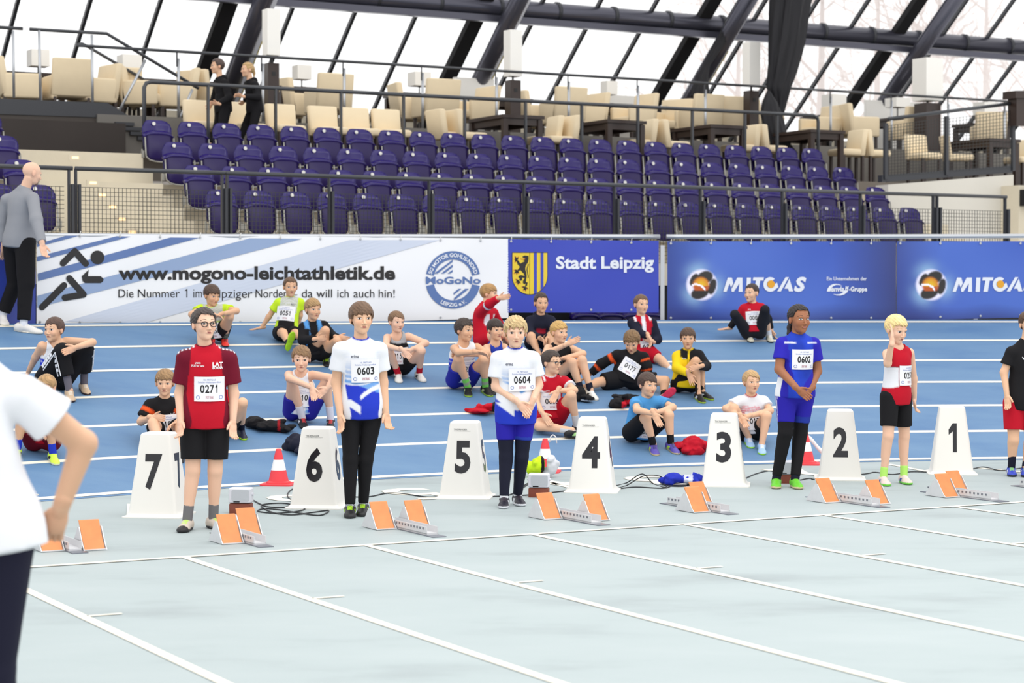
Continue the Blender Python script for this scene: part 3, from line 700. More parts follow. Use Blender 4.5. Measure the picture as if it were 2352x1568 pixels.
        for s_ in 'rl':
            if s_+'k' not in D: continue
            a,b=D[s_+'h'],D[s_+'k']; t_=min(s['leg'],1.); d=nrm(b-a); cu=[(lerp(a,b,t_),d)] if s['leg']<=1 else []
            if s['start']>0 and s['start']<1: cu=cu+[(lerp(a,b,s['start']),-d)]
            rE=.072+(.047-.072)*t_
            if s['start']<1: F_.cone(lerp(a,b,0),lerp(a,b,min(1,t_+.12) if s['leg']<=1 else 1.),.076*Rf*(.9+.1*fat),rE*Rf+s['flare'],.014,cu,s['loose'])
            if s['leg']>1 and s_+'a' in D:
                a2,b2=D[s_+'k'],D[s_+'a']; t2=min(s['leg']-1,1.); cu=[(lerp(a2,b2,t2),nrm(b2-a2))]
                if s['start']>1: cu.append((lerp(a2,b2,s['start']-1),-nrm(b2-a2)))
                F_.cone(a2,lerp(a2,b2,min(t2+.1,1.05)),.048*Rf,.031*Rf+s['flare'],.02,cu,s['loose'])
                q=LEG[s_][-1]; F_.cone(q[1],q[2],q[3],q[4],.02,cu,s['loose'])
        V,Q=F_.mesh(); V=V+sines(V,30,21)[:,None]*.002*np.array([1,1,.3]); par,wh=legpar(V)
        obj(s['name'],mesh(s['name'],V-O,Q,True,col=paint(V,s['col'],par,wh)),M_cloth,root)
    # ---- socks and shoes
    if feet and shoe:
        for s_,toe in (('r',rt),('l',lt)):
            if s_+'a' not in D: continue
            an=D[s_+'a']
            if Y is None and toe:
                tp=gnd(toe,.02) if len(toe)<3 else at_y(toe[0],toe[1],an[1]+toe[2])
            else: tp=at_y(toe[0],toe[1],an[1]+(toe[2] if len(toe)>2 else 0)) if toe else an+f*.2
            fd=tp-an; e1=.5
            if Y is None and (toe is None or len(toe)<3):
                gx=(gz(an[0]+.1,an[1])-gz(an[0]-.1,an[1]))/.2; gy=(gz(an[0],an[1]+.1)-gz(an[0],an[1]-.1))/.2; gu=nrm((-gx,-gy,1))
            else: gu=nrm(np.array([0,0,1.])-nrm(fd)*nrm(fd)[2]) if (toe and len(toe)>3) else np.array([0,0,1.])
            if toe and len(toe)>3: gu=nrm(D[s_+'k']-an) if toe[3]==1 else nrm((.25,.95,.2)); 
            fd=nrm(fd-gu*(fd@gu)); sd=np.cross(fd,gu); g=k; BA=np.array([fd,sd,gu]); base=an-gu*AH*.93
            sole=[(base,-gu)]
            F_=Field(*bbox([an,an+fd*.17*g,an-fd*.08*g,base],.09),.0055 if hq else .0065)
            F_.ell(an-fd*.028*g-gu*.035*g,BA,np.array([.052,.037,.046])*g,.0,sole); F_.cone(an-fd*.01*g-gu*.022*g,an+fd*.085*g-gu*.048*g,.037*g,.033*g,.02,sole); F_.ell(an+fd*.11*g-gu*.055*g,BA,np.array([.062,.042,.028])*g,.02,sole); F_.ell(an+fd*.04*g-gu*.068*g,BA,np.array([.125,.040,.016])*g,.008,sole)
            F_.cone(an+gu*.02*g-fd*.01*g,an+gu*.06*g-fd*.01*g,.030*g,.032*g,.006,sub=True)
            V,Q=F_.mesh(); L_=(V-an)@BA.T/g
            sc=dict(main=srgb(40,40,46),sole=srgb(240,240,240),lace=srgb(240,240,240),toe=None,side=None); sc.update(shoe)
            c=np.tile(np.array(sc['main']),(len(V),1))
            if sc['toe'] is not None: c[L_[:,0]>.12]=sc['toe']
            if sc['side'] is not None: m=(np.abs(L_[:,1])>.024)&(np.abs(L_[:,0]-.05-L_[:,2]*.8)<.020)&(L_[:,2]<-.02); c[m]=sc['side']
            m=(np.abs(L_[:,1])<.017)&(L_[:,0]>.012)&(L_[:,0]<.095)&(L_[:,2]>-.045)&(np.sin(L_[:,0]*420)>-.35); c[m]=sc['lace']
            c[L_[:,2]<-.049]=sc['sole']
            obj('shoe',mesh('shoe',V-O,Q,True,col=c),M_shoe,root)
            if sock:
                F_=Field(*bbox([an,D[s_+'k']],.08),.0065); ax=nrm(D[s_+'k']-an)
                F_.cone(an-gu*.01,an+ax*sock[1]*1.2,.0325*Rf,.0345*Rf+.04*max(0,sock[1]-.1)*1.0,.0,[(an+ax*sock[1],ax)])
                V,Q=F_.mesh(); c=np.tile(np.array(sock[0]),(len(V),1))
                if len(sock)>2:
                    tt=(V-an)@ax; c[(np.sin(tt*sock[3])>0)]=sock[2]
                obj('sock',mesh('sock',V-O,Q,True,col=c),M_cloth,root)
    # ---- print on the chest
    def chest(ca,ct,w,h,flat=True,dirf=None):
        cen=lerp(hp,nk,ct)+r*ca*k; fd=f; S=[];U=[]
        for i in np.linspace(-1,1,7):
            for j in np.linspace(-1,1,7):
                o=cen+r*(i*w/2)+u*(j*h/2)+fd*.45; hit=p.shirt_bvh.ray_cast(Vector(o),Vector(-fd))
                if hit[0] is not None: S.append((np.array(hit[0])-cen)@fd); U.append((i*w/2,j*h/2))
        S=np.array(S);U=np.array(U)
        if len(S)<12: return None
        B=lambda q:np.c_[np.ones(len(q)),q[:,0],q[:,1],q[:,0]**2,q[:,0]*q[:,1],q[:,1]**2]
        wts=np.where(S>np.median(S)-.06,1.,.0); cf,*_=np.linalg.lstsq(B(U)*wts[:,None],S*wts,rcond=None); res=(S-B(U)@cf)*(wts>0); lift=min(max(res.max(),0),.02)
        return lambda q,e:cen+np.outer(q[:,0],r)+np.outer(q[:,1],u)+np.outer(B(q)@cf+lift*.8+e,fd)-O
    if bib and p.shirt_bvh:
        bw,bh=bib.get('w',.205),bib.get('h',.165); mp=chest(bib.get('a',0),bib.get('t',.5),bw,bh)
        if mp:
            n=8; G=np.array([(-bw/2+bw*i/n,-bh/2+bh*j/n) for i in range(n+1) for j in range(n+1)]); th=math.radians(bib.get('rot',0)); Rm=np.array([[math.cos(th),-math.sin(th)],[math.sin(th),math.cos(th)]]); rotq=lambda q:np.asarray(q)@Rm.T*np.array([-1,1])
            Fc=[(i*(n+1)+j,(i+1)*(n+1)+j,(i+1)*(n+1)+j+1,i*(n+1)+j+1) for i in range(n) for j in range(n)]
            Fv=mp(rotq(G),.005); Bv=mp(rotq(G),.002); m_=len(G); Fa=[q for q in Fc]+[tuple(i+m_ for i in q[::-1]) for q in Fc]
            bo=obj('bib',mesh('bib',np.r_[Fv,Bv],Fa,True),M_bibp,root)
            def bt(txt,x0,x1,y0,y1,m,nm,**kw):
                V_,F2=text_box(txt,x0,x1,y0,y1,**kw); obj(nm,mesh(nm,mp(rotq(V_),.0065),F2),m,bo)
            if bib.get('n'): V_,F2=digits_box(bib['n'],-bw*.31,bw*.31,-bh*.16,bh*.17); obj('bib_number',mesh('bib_number',mp(rotq(V_),.0065),F2),M_bibk,bo)
            bt('10. MITGAS',-bw*.2,bw*.2,bh*.34,bh*.41,M_bibb,'bib_text'); bt('Schüler-Hallensportfest',-bw*.38,bw*.38,bh*.22,bh*.31,M_bibb,'bib_text'); bt('SPORT FRANK',-bw*.13,bw*.13,-bh*.40,-bh*.28,M_bibr,'bib_text',bold=.02)
            for sx in (-1,1):
                a=np.linspace(0,2*math.pi,15)[:-1]; rg=np.r_[np.c_[sx*bw*.38+.013*np.cos(a),-bh*.34+.013*np.sin(a)],np.c_[sx*bw*.38+.0095*np.cos(a),-bh*.34+.0095*np.sin(a)]]; nn=len(a)
                obj('bib_emblem',mesh('bib_emblem',mp(rotq(rg),.0065),[(i,(i+1)%nn,nn+(i+1)%nn,nn+i) for i in range(nn)]),M_bibb,bo)
    for L in logos:     # (text,a,t,w,h,material[,kw])
        mp=chest(L[1],L[2],max(L[3],.05),max(L[4],.04)) if p.shirt_bvh else None
        if mp:
            V_,F2=text_box(L[0],-L[3]/2,L[3]/2,-L[4]/2,L[4]/2,**(L[6] if len(L)>6 else {})); obj('shirt_print',mesh('shirt_print',mp(V_*np.array([-1,1]),.004),F2),L[5],root)
    if glasses:
        b=MB()
        for sx in (-1,1):
            P=[lp(sx*.150+.105*math.cos(a)*(1),.425-.03*abs(math.cos(a)),-.01+.08*math.sin(a)*(1 if math.sin(a)>0 else 1.05)) for a in np.linspace(0,2*math.pi,17)]
            b.tube(P,.0022*1.3,5,False); b.tube([lp(sx*.25,.40,.03),lp(sx*.34,.2,.04),lp(sx*.36,-.06,.03)],.0024,5)
        b.tube([lp(-.05,.43,.0),lp(0,.45,.01),lp(.05,.43,.0)],.0025,5); b.build('glasses',M_glas,root)
    if extra: extra(p)
    return p
def sl_open(s): return s['sleeve']<=0
def nrm_rows(A): return A/np.maximum(np.linalg.norm(A,axis=1,keepdims=True),1e-6)
# ================================================================== stadium seats
ORD=['first','second','third','fourth','fifth','sixth','seventh','eighth','ninth','tenth','eleventh','twelfth','thirteenth','fourteenth','fifteenth','sixteenth','seventeenth','eighteenth','nineteenth','twentieth','twenty-first','twenty-second','twenty-third']
M_seat=mat('purple_plastic',srgb(38,20,108),.24,coat=.25,spec=.3)
M_pan=mat('purple_plastic_underside',srgb(40,27,84),.35,spec=.3)
M_disc=mat('white_number_plate',srgb(238,236,228),.5)
M_sframe=mat('seat_frame_metal',srgb(168,166,158),.4,metal=.5)
def grid_shell(b,fn,nu,nv,th):
    """fn(u,v)->(point,normal); closed shell of thickness th"""
    A=[[fn(i/nu,j/nv) for j in range(nv+1)] for i in range(nu+1)]
    Fv=[A[i][j][0] for i in range(nu+1) for j in range(nv+1)]; Bv=[A[i][j][0]-A[i][j][1]*th for i in range(nu+1) for j in range(nv+1)]
    n=len(Fv); ix=lambda i,j:i*(nv+1)+j; Fc=[]
    for i in range(nu):
        for j in range(nv):
            q=(ix(i,j),ix(i+1,j),ix(i+1,j+1),ix(i,j+1)); Fc.append(q); Fc.append(tuple(k+n for k in q[::-1]))
    per=[ix(i,0) for i in range(nu+1)]+[ix(nu,j) for j in range(1,nv+1)]+[ix(i,nv) for i in range(nu-1,-1,-1)]+[ix(0,j) for j in range(nv-1,0,-1)]
    for k in range(len(per)):
        a,c=per[k],per[(k+1)%len(per)]; Fc.append((c,a,a+n,c+n))
    b.add(Fv+Bv,Fc)
def seat_proto():
    r=empty('stadium_seat',(0,0,0))
    def back(u,v):
        x=(u-.5)*2; top=.905-.055*abs(x)**5; lo=.50; z=lo+(top-lo)*v
        w=.214-.02*(1-v)-(.03*max(0,(v-.8)/.2)**2)
        y=.20+.10*(z-.5)-.07*x*x
        return np.array([x*w,y,z]),nrm((.7*x,-1,.15))
    b=MB(); grid_shell(b,back,10,6,.03); bk=b.build('backrest',M_seat,r,smooth=True,world=False)
    b=MB(); b.lathe((-.02,.222,.855),[(.024,0),(.026,.004),(.024,.012)],10,((1,0,0),(0,.1,1),(0,-1,.1))); b.build('number_disc',M_disc,bk,world=False)
    def pan(u,v):
        x=(u-.5)*2; z=.36+.375*v; w=.185 if v>.2 else .185-.045*((.2-v)/.2)**1.5
        z=z-.03*(1-x*x)*(1-v) + (.0 if v<1 else -.02*abs(x)**4)
        y=.03+.05*v-.035*(1-x*x)*math.sin(math.pi*v)
        return np.array([x*w,y,z]),nrm((.2*x,-1,.1))
    b=MB(); grid_shell(b,pan,8,7,.03); b.build('seat_pan',M_pan,r,smooth=True,world=False)
    def lip(u,v):
        x=(u-.5)*2; z=.745-.045*abs(x)**4+.045*v-.0; y=.03+.05+.09*v-.02
        return np.array([x*.205,y-.01,z-.03]),nrm((0,-1,.6))
    b=MB(); grid_shell(b,lip,8,2,.05); b.build('seat_lip',M_seat,r,smooth=True,world=False)
    b=MB(); P=[(-.2,.05,.66),(-.2,.02,.45),(-.198,.015,.40),(-.15,.01,.355),(-.08,.0,.335),(0,-.005,.328),(.08,0,.335),(.15,.01,.355),(.198,.015,.40),(.2,.02,.45),(.2,.05,.66)]
    b.tube(P,.011,6); b.build('frame',M_sframe,r,smooth=True,world=False)
    for sx in (-1,1):
        b=MB(); b.box((sx*.232,.06,.43),(.035,.05,.09)); b.tube([(sx*.235,.07,.0),(sx*.235,.07,.5)],.012,6); b.build('bracket',M_sframe,r,world=False)
    return r
sp_=seat_proto(); first=True; PIT=.49806; S00=8.864+.195
rown=['bottom','second','third','top']
def put_seat(s,t,z,label,group):
    global first
    o=sp_ if first else copy_tree(sp_); first=False
    p=W(s,t,z); o.location=p; o.rotation_euler=(0,0,PHI); tag(o,label,'seat',group)
for r in range(4):
    for k in range(23):
        put_seat(S00+PIT*k,RT[r],RZ[r],'purple tip-up seat, %s from the left in the %s row of the main block'%(ORD[k],rown[r] if r in (0,3) else rown[r]+'-lowest'),'purple seats of the main block')
for r in range(4):
    for k in range(3 if r else 2):
        put_seat(6.76-PIT*k,RT[r],RZ[r],'purple tip-up seat left of the stairs, %s row, %s seat from the stairs'%(rown[r] if r in (0,3) else rown[r]+'-lowest',ORD[k]),'purple seats left of the stairs')
for k,x in enumerate((1355,1412,1468,1500)):
    p=at_t(x,726,21.95); put_seat(st(p)[0],21.95,.60,'purple seat seen under the blue city banner, %s from the left'%ORD[k],'purple seats behind the barrier')
# ================================================================== barrier and banners
RB=R1+.25
def wr(x,y): return .008*math.sin(x*.017+1.3*math.sin(y*.021))+.003*math.sin(x*.041+y*.02)
def bn(x,y,off=0.):
    off*=1.4; return at_r(x,y,RB-off+wr(x,y)*.8)
br=empty('crowd_barrier',at_r(1523,740,RB+.1),'aluminium barrier frame carrying the row of banners','barrier')
q=MB()
for a,b in ((-30,1515),(1531,2400)):
    P=[at_r(x,540+17*min(1,(x+30)/1300)+1*(x>1300)*0-.5,RB+.03) for x in np.linspace(a,b,24)]
    for p in P: p[2]=np.interp(p[0],[-6,0,7],[2.21,2.285,2.33])
    q=MB(); q.tube(P,.028,8); q.build('top_rail',M_alu,br,smooth=True)
for x in (60,340,600,870,1521,1800,2062,2240):
    p=at_r(x,738,RB+.05); q=MB(); q.box((p[0],p[1],1.64),(.05,.05,1.1)); q.build('post',M_alu,br)
    q=MB(); q.box((p[0],p[1]+.2,1.10),(.05,.6,.04)); q.build('foot',M_alu,br)
def subdiv(poly_pts,n):
    out=[]
    for i in range(len(poly_pts)):
        a=np.array(poly_pts[i],float); b=np.array(poly_pts[(i+1)%len(poly_pts)],float)
        out+=[tuple(a+(b-a)*k/n) for k in range(n)]
    return out
def tri_fill(poly):
    from mathutils.geometry import tessellate_polygon
    return [tuple(t) for t in tessellate_polygon([[Vector((p[0],p[1],0)) for p in poly]])]
def decal(name,parent,pts2,Fc,m,off=.005):
    V=np.array([bn(x,y,off) for x,y in pts2])-ORG[parent.name]
    return obj(name,mesh(name,V,Fc),m,parent)
def dpoly(name,parent,poly,m,off=.005): return decal(name,parent,poly,tri_fill(poly),m,off)
def dtext(name,parent,txt,x0,x1,ybot,ytop,m,off=.006,**kw):
    V,Fc=text_box(txt,x0,x1,ybot,ytop,**kw); return decal(name,parent,V,Fc,m,off)
def dband(name,parent,u0,u1,l0,l1,m,n=60,off=.005):
    P=[];Fc=[];q=8
    for i in range(n+1):
        k=i/n; a=np.array((u0[0]+(u1[0]-u0[0])*k,u0[1]+(u1[1]-u0[1])*k)); b=np.array((l0[0]+(l1[0]-l0[0])*k,l0[1]+(l1[1]-l0[1])*k))
        P+=[tuple(a+(b-a)*j/q) for j in range(q+1)]
        if i: Fc+=[((i-1)*(q+1)+j,(i-1)*(q+1)+j+1,i*(q+1)+j+1,i*(q+1)+j) for j in range(q)]
    return decal(name,parent,P,Fc,m,off)
M_vin=vmat('banner_vinyl',rough=.38,spec=.5)
def banner(label,x0,x1,top,bot,cf,step=6.):
    """top/bot: functions of x"""
    nx=int((x1-x0)/step); ny=int(190/step); root=empty('banner',bn((x0+x1)/2,bot((x0+x1)/2)),label,'banner')
    V=[];C=[];Fc=[]
    for i in range(nx+1):
        x=x0+(x1-x0)*i/nx
        for j in range(ny+1):
            y=top(x)+(bot(x)-top(x))*j/ny; V.append(bn(x,y)); C.append(cf(x,y))
    n=len(V); ix=lambda i,j:i*(ny+1)+j
    for i in range(nx):
        for j in range(ny): Fc.append((ix(i,j),ix(i,j+1),ix(i+1,j+1),ix(i+1,j)))
    V=np.array(V)-ORG[root.name]; back=V+nrm((bn((x0+x1)/2,640)-np.array([CX,CY,0]))*[1,1,0])*.004
    Fa=np.array(Fc+[tuple(k+n for k in q[::-1]) for q in Fc])
    obj('sheet',mesh('sheet',np.r_[V,back],Fa,True,col=np.array(C+C)),M_vin,root)
    for k in range(int((x1-x0)/92)+1):
        x=min(x0+8+k*92,x1-6)
        for y in (top(x)+5,bot(x)-6):
            p=bn(x,y,.006); q=MB(); q.lathe(p,[(.014,0),(.014,.006),(.006,.007),(.006,.001)],10,((1,0,0),(0,0,1),(0,-1,0))); q.build('eyelet',M_alu,root)
        p=bn(x,top(x)+5,.008); q=MB(); q.tube([p,p+[0.004,-.01,.03],p+[.008,.0,.055]],.004,5); q.build('cable_tie',M_disc,root)
    return root
M_ink=mat('black_print',srgb(24,22,24),.45); M_pw=mat('white_print',srgb(240,243,250),.45); M_pb=mat('blue_print',srgb(92,122,178),.45)
M_s1=mat('stripe_blue',srgb(96,124,178),.42); M_s2=mat('stripe_mid_blue',srgb(150,172,208),.42); M_s3=mat('stripe_pale_blue',srgb(214,222,238),.42)
lw=lambda a,b,c,d:(lambda x:a+(b-a)*np.clip((x-c)/(d-c),0,1))
b1=banner('white running club banner with blue stripes and runner emblem',84,1168,lw(536,548,100,1168),lambda x:float(np.interp(x,[84,600,1143,1168],[745,745,731,730])),lambda x,y:(.84,.845,.86))
dband('stripe',b1,(85,560.5),(152,541),(85,567),(182,541),M_s1); dband('stripe',b1,(85,589.5),(268,542),(85,600),(300,543),M_s1)
dband('stripe',b1,(87,628),(392,545),(88,645),(458,546),M_s1); dband('stripe',b1,(86,679),(574,547),(86,706),(694,548),M_s2)
dband('stripe',b1,(150,738),(803,551),(330,742),(1010,551),M_s3)
def caps(a,b,r,n=8):
    a=np.array(a,float);b=np.array(b,float);d=nrm(b-a); th=math.atan2(d[1],d[0])
    return [tuple(b+r*np.array([math.cos(t),math.sin(t)])) for t in th+np.linspace(-math.pi/2,math.pi/2,n)]+[tuple(a+r*np.array([math.cos(t),math.sin(t)])) for t in th+np.linspace(math.pi/2,1.5*math.pi,n)]
run=[caps((145,604),(172,577),7.5),caps((172,577),(197,605),7.5),caps((224,591),(224.01,591),15.8,16),[(204,619),(202,634),(231,634),(236,638),(238.5,642),(236,647),(231,650),(196,650),(190,645),(188,634)],
     caps((97,705),(147,655),7.5),caps((159.5,639),(192,676),7.5),caps((192,676),(149,683.5),7.5)]
for p in run: dpoly('runner_emblem',b1,p,M_ink,.007)
dtext('lettering',b1,'www.mogono-leichtathletik.de',272,908,652,611,M_ink,bold=.035)
dtext('lettering',b1,'Die',272,307,683,664,M_ink); dtext('lettering',b1,'Nummer',317,413,683,664,M_ink)
dpoly('lettering',b1,[(424,668),(428,663.5),(430.5,663.5),(430.5,683),(428,683),(428,667.5)],M_ink,.006)
for w_,x0,x1,yb,yt in (('im',444,464,683,664),('Leipziger',475,580,690,664),('Norden',587,661,683,664),('-',676,683,678,676),('da',693,718.5,683,664),('will',727,763,683,664),('ich',775,801,683,664),('auch',812,860,683,664),('hin!',870,907,683,664)):
    dtext('lettering',b1,w_,x0,x1,yb,yt,M_ink)
# round club emblem
LC=(1040.5,642.5); LR=(63.,66.)
def ringband(a0,a1,r0,r1,n=40):
    P=[];Fc=[]
    for i in range(n+1):
        a=a0+(a1-a0)*i/n
        for r in (r0,r1): P.append((LC[0]+LR[0]*r*math.cos(a),LC[1]-LR[1]*r*math.sin(a)))
        if i: Fc.append((2*i-2,2*i-1,2*i+1,2*i))
    return P,Fc
g=math.asin(.21)
for a0,a1 in ((g,math.pi-g),(math.pi+g,2*math.pi-g)):
    P,Fc=ringband(a0,a1,.71,1.0); decal('club_emblem_ring',b1,P,Fc,M_pb,.006)
def arc_text(txt,a0,a1,r,h,flip=False):
    V,Fc=text_box(txt,0,1,0,1,bold=.03); out=[]
    for u,v in V:
        a=math.radians(a0+(a1-a0)*u); rr=r+(v-.5)*h*(-1 if flip else 1); out.append((LC[0]+LR[0]*rr*math.cos(a),LC[1]-LR[1]*rr*math.sin(a)))
    decal('club_emblem_lettering',b1,out,Fc,M_pw,.009)
arc_text('SG MOTOR GOHLIS-NORD',166,14,.86,.14); arc_text('LEIPZIG e.V.',240,302,.87,.14,True)
dtext('club_emblem_lettering',b1,'MoGoNo',978,1104,652,635,M_pb,bold=.03)
for P in ([(1040,596),(1040,601),(1005,628),(997,628)],[(1040,607),(1040,613),(1020,628),(1013,628)],[(1040,619),(1040,624),(1034,628),(1028,628)],[(1042,672),(1042,677),(1060,663),(1053,663)],[(1043,684),(1043,690),(1077,663),(1068,663)]):
    dpoly('club_emblem_stripe',b1,P,M_pb,.006)
# city banner
b2=banner('blue city banner with the yellow shield and white words Stadt Leipzig',1166,1513,lw(549,553,1166,1513),lambda x:717.5,lambda x,y:srgb(52,70,186))
Q=lambda L:[(1160+x/12.06,560+y/12.06) for x,y in L]
def shield(x0,x1,y0,y1):
    P=[(x0,y0),(x1,y0)]; c=(x0+x1)/2; w=(x1-x0)/2; ys=y0+(y1-y0)*.55
    return P+[(c+w*math.cos(a),ys+(y1-ys)*math.sin(a)) for a in np.linspace(0,math.pi,24)]
M_yel=mat('yellow_print',srgb(240,208,50),.45); M_blu=mat('city_blue_print',srgb(52,70,186),.45); M_red=mat('red_print',srgb(206,60,40),.45)
dpoly('shield_outline',b2,shield(1176.2,1258,579.5,676.7),M_ink,.004); dpoly('shield_field',b2,shield(1177.2,1257,580.7,675.6),M_yel,.006)
for a,b in ((799,882),(982,1066)):
    yb=[lambda:0]; xa,xb=1160+a/12.06,1160+b/12.06; cen=1217.1; w=39.9; ys=580.7+(675.6-580.7)*.55
    f=lambda x:ys+(675.6-ys)*math.sqrt(max(0,1-((x-cen)/w)**2))
    dpoly('shield_pale',b2,[(xa,580.7),(xb,580.7),(xb,f(xb)),(xa,f(xa))],M_blu,.008)
dpoly('shield_divider',b2,Q([(682,245),(694,245),(689,1400),(677,1400)]),M_ink,.008)
lion=[(485,345),(545,318),(650,330),(655,420),(630,520),(575,600),(560,690),(590,800),(605,900),(590,960),(580,1050),(628,1070),(610,1160),(570,1180),(555,1170),(575,1090),(530,1120),(495,1080),(500,1010),(545,950),(480,930),(470,1010),(430,1020),(395,1000),(405,950),(365,920),(380,880),(450,860),(545,885),(515,820),(430,725),(370,750),(340,730),(410,635),(345,560),(320,470),(350,440),(425,540),(545,480),(550,470),(500,455),(560,430),(555,400),(495,380)]
dpoly('lion',b2,Q(lion),M_ink,.008)
for cx,cy,ds in ((320,440,((270,330),(240,420),(265,515),(375,350))),(335,740,((240,720),(245,825),(320,855),(390,830))),(375,1030,((285,970),(285,1075),(355,1140),(435,1105))),(560,1200,((455,1185),(500,1300),(575,1320),(645,1250)))):
    for dx,dy in ds:
        v=nrm((dx-cx,dy-cy)); n=np.array([-v[1],v[0]]); e=np.array([dx,dy])
        dpoly('lion_claw',b2,Q([tuple(np.array([cx,cy])+n*24),tuple(np.array([cx,cy])-n*24),tuple(e-v*35-n*20),tuple(e-v*35+n*20)]),M_ink,.008)
        dpoly('lion_claw',b2,Q([tuple(e-v*35-n*16),tuple(e+v*8),tuple(e-v*35+n*16)]),M_red,.009)
tail=[(600,945),(640,940),(645,900),(630,830),(612,740),(610,690),(650,560)]
for a,b in zip(tail[:-1],tail[1:]): dpoly('lion_tail',b2,Q([(a[0]-12,a[1]),(b[0]-12,b[1]),(b[0]+12,b[1]),(a[0]+12,a[1])]),M_ink,.008)
dpoly('lion_tongue',b2,Q([(420,400),(470,415),(560,405),(565,430),(450,432)]),M_red,.009)
dtext('lettering',b2,'Stadt',1277,1369,618,588,M_pw,bold=.03); dtext('lettering',b2,'Leipzig',1381,1502,626,588,M_pw,bold=.03)
# sponsor banners
def sponsor_col(x0):
    cx,cy,R=x0+79,654.,33.
    ell=[(cx+7,cy-17.,18.5,14.,-.35),(cx-18,cy-12,8.,15,.5),(cx-4,cy+18,21,13.5,-.35),(cx+24,cy+4,8.5,18,.25)]
    def f(x,y):
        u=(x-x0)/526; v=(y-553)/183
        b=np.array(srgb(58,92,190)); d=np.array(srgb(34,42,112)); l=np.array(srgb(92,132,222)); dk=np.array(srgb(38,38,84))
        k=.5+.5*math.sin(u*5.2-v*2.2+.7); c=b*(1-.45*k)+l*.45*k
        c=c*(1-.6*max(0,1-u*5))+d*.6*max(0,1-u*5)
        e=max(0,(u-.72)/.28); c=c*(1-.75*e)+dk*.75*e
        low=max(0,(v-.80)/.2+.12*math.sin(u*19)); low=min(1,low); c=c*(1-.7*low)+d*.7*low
        r=math.hypot(x-cx,y-cy); a=math.atan2(y-cy,x-cx)
        gl=math.exp(-((r-R)/20)**2)*(.5+.35*math.sin(a*3+1)); gl=max(0,gl)*(r>R-4); c=c*(1-gl)+np.array(srgb(150,190,225))*gl
        if r<R+6:
            k=np.clip((R+5-r)/6,0,1); c=c*(1-k)+np.array((.86,.82,.98))*k
            for ex,ey,ra,rb,th in ell:
                px,py=x-ex,y-ey; qx=px*math.cos(th)+py*math.sin(th); qy=-px*math.sin(th)+py*math.cos(th)
                q=math.hypot(qx/ra,qy/rb)
                if q<1.12:
                    kk=np.clip((1.12-q)/.18,0,1); c=c*(1-kk)+np.array(srgb(42,38,36))*kk
            rr=math.hypot(x-cx+2,y-cy-1)
            if rr<21 and (y-cy)<14:
                kk=np.clip((21-rr)/5,0,1); oc=np.array(srgb(250,210,40))*(1-min(1,rr/19))+np.array(srgb(226,130,20))*min(1,rr/19)
                if y-cy>3: oc=np.array(srgb(200,90,20))
                arcd=abs(math.hypot(x-cx+14,(y-cy-24))-25)
                c=c*(1-kk)+oc*kk
                if arcd<2.2 and x<cx+8: c=np.array((.95,.92,1.))
        return c
    return f
def gtext(root,x0):
    X=lambda x:x0+(x-1560)/7.84+27; pass
    T=lambda L:[(x0-1533+1560+x/7.84,600+y/7.84) for x,y in L]
    for L in ([(792,547),(875,292),(948,292),(975,395),(935,470),(905,400),(852,547)],[(940,500),(1045,292),(1140,292),(1142,547),(1067,547),(1085,395),(985,547),(948,547)],
              [(1205,547),(1218,292),(1292,292),(1280,547)],[(1325,345),(1335,288),(1527,288),(1515,345),(1460,345),(1425,547),(1345,547),(1382,345)],
              [(1765,542),(1915,285),(1975,285),(1830,542)],[(1893,492),(1985,310),(2052,540),(1975,540),(1960,492)]): dpoly('lettering',root,T(L),M_pw,.007)
    G=[];
    for a in np.linspace(-50,-320,26): G.append((1640+125*math.cos(math.radians(a)),415+132*math.sin(math.radians(a))))
    G+=[(1790,465),(1760,380),(1690,432),(1715,445)]
    for a in np.linspace(-320,-60,20): G.append((1645+66*math.cos(math.radians(a)),412+68*math.sin(math.radians(a))))
    dpoly('lettering',root,T(G),M_pw,.007)
    dpoly('lettering_dot',root,T([(1655+68*math.cos(a),410+70*math.sin(a)) for a in np.linspace(0,2*math.pi,20)[:-1]]),mat('orange_print',srgb(240,170,40),.45),.009)
    V,Fc=text_box('S',2065,2290,550,278,bold=.05,shear=.25); decal('lettering',root,T(V),Fc,M_pw,.007)
def envia(root,x0):
    E=lambda L:[(x0-1533+1880+x/17.42,610+y/17.42) for x,y in L]
    for txt,a,b,c,d,kw in (('Ein Unternehmen der',330,1935,592,445,dict(bold=.012)),('envia',500,1020,1040,830,dict(bold=.03,shear=.2)),('M',1065,1205,970,810,dict(bold=.04,shear=.2)),('-Gruppe',1215,1945,1085,835,dict(bold=.035))):
        V,Fc=text_box(txt,a,b,c,d,**kw); decal('lettering',root,E(V),Fc,M_pw,.007)
    dpoly('swoosh',root,E([(330,1030),(360,920),(450,800),(580,735),(700,722),(830,740),(945,800),(800,770),(700,770),(590,820),(510,900),(480,1030)]),M_pw,.007)
    dpoly('swoosh',root,E([(1040,980),(1190,980),(1150,1060),(1030,1150),(880,1195),(720,1190),(580,1130),(720,1148),(850,1135),(960,1080)]),M_pw,.007)
tm=lambda x:554.; 
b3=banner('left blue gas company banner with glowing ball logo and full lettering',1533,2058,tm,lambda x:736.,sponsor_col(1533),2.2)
gtext(b3,1533); envia(b3,1533)
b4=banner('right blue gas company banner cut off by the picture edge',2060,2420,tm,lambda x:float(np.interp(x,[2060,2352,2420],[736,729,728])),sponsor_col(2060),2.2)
gtext(b4,2060)
b5=banner('dark blue banner partly hidden behind the walking man',-40,82,lambda x:535.,lambda x:745.,lambda x,y:srgb(50,70,168))
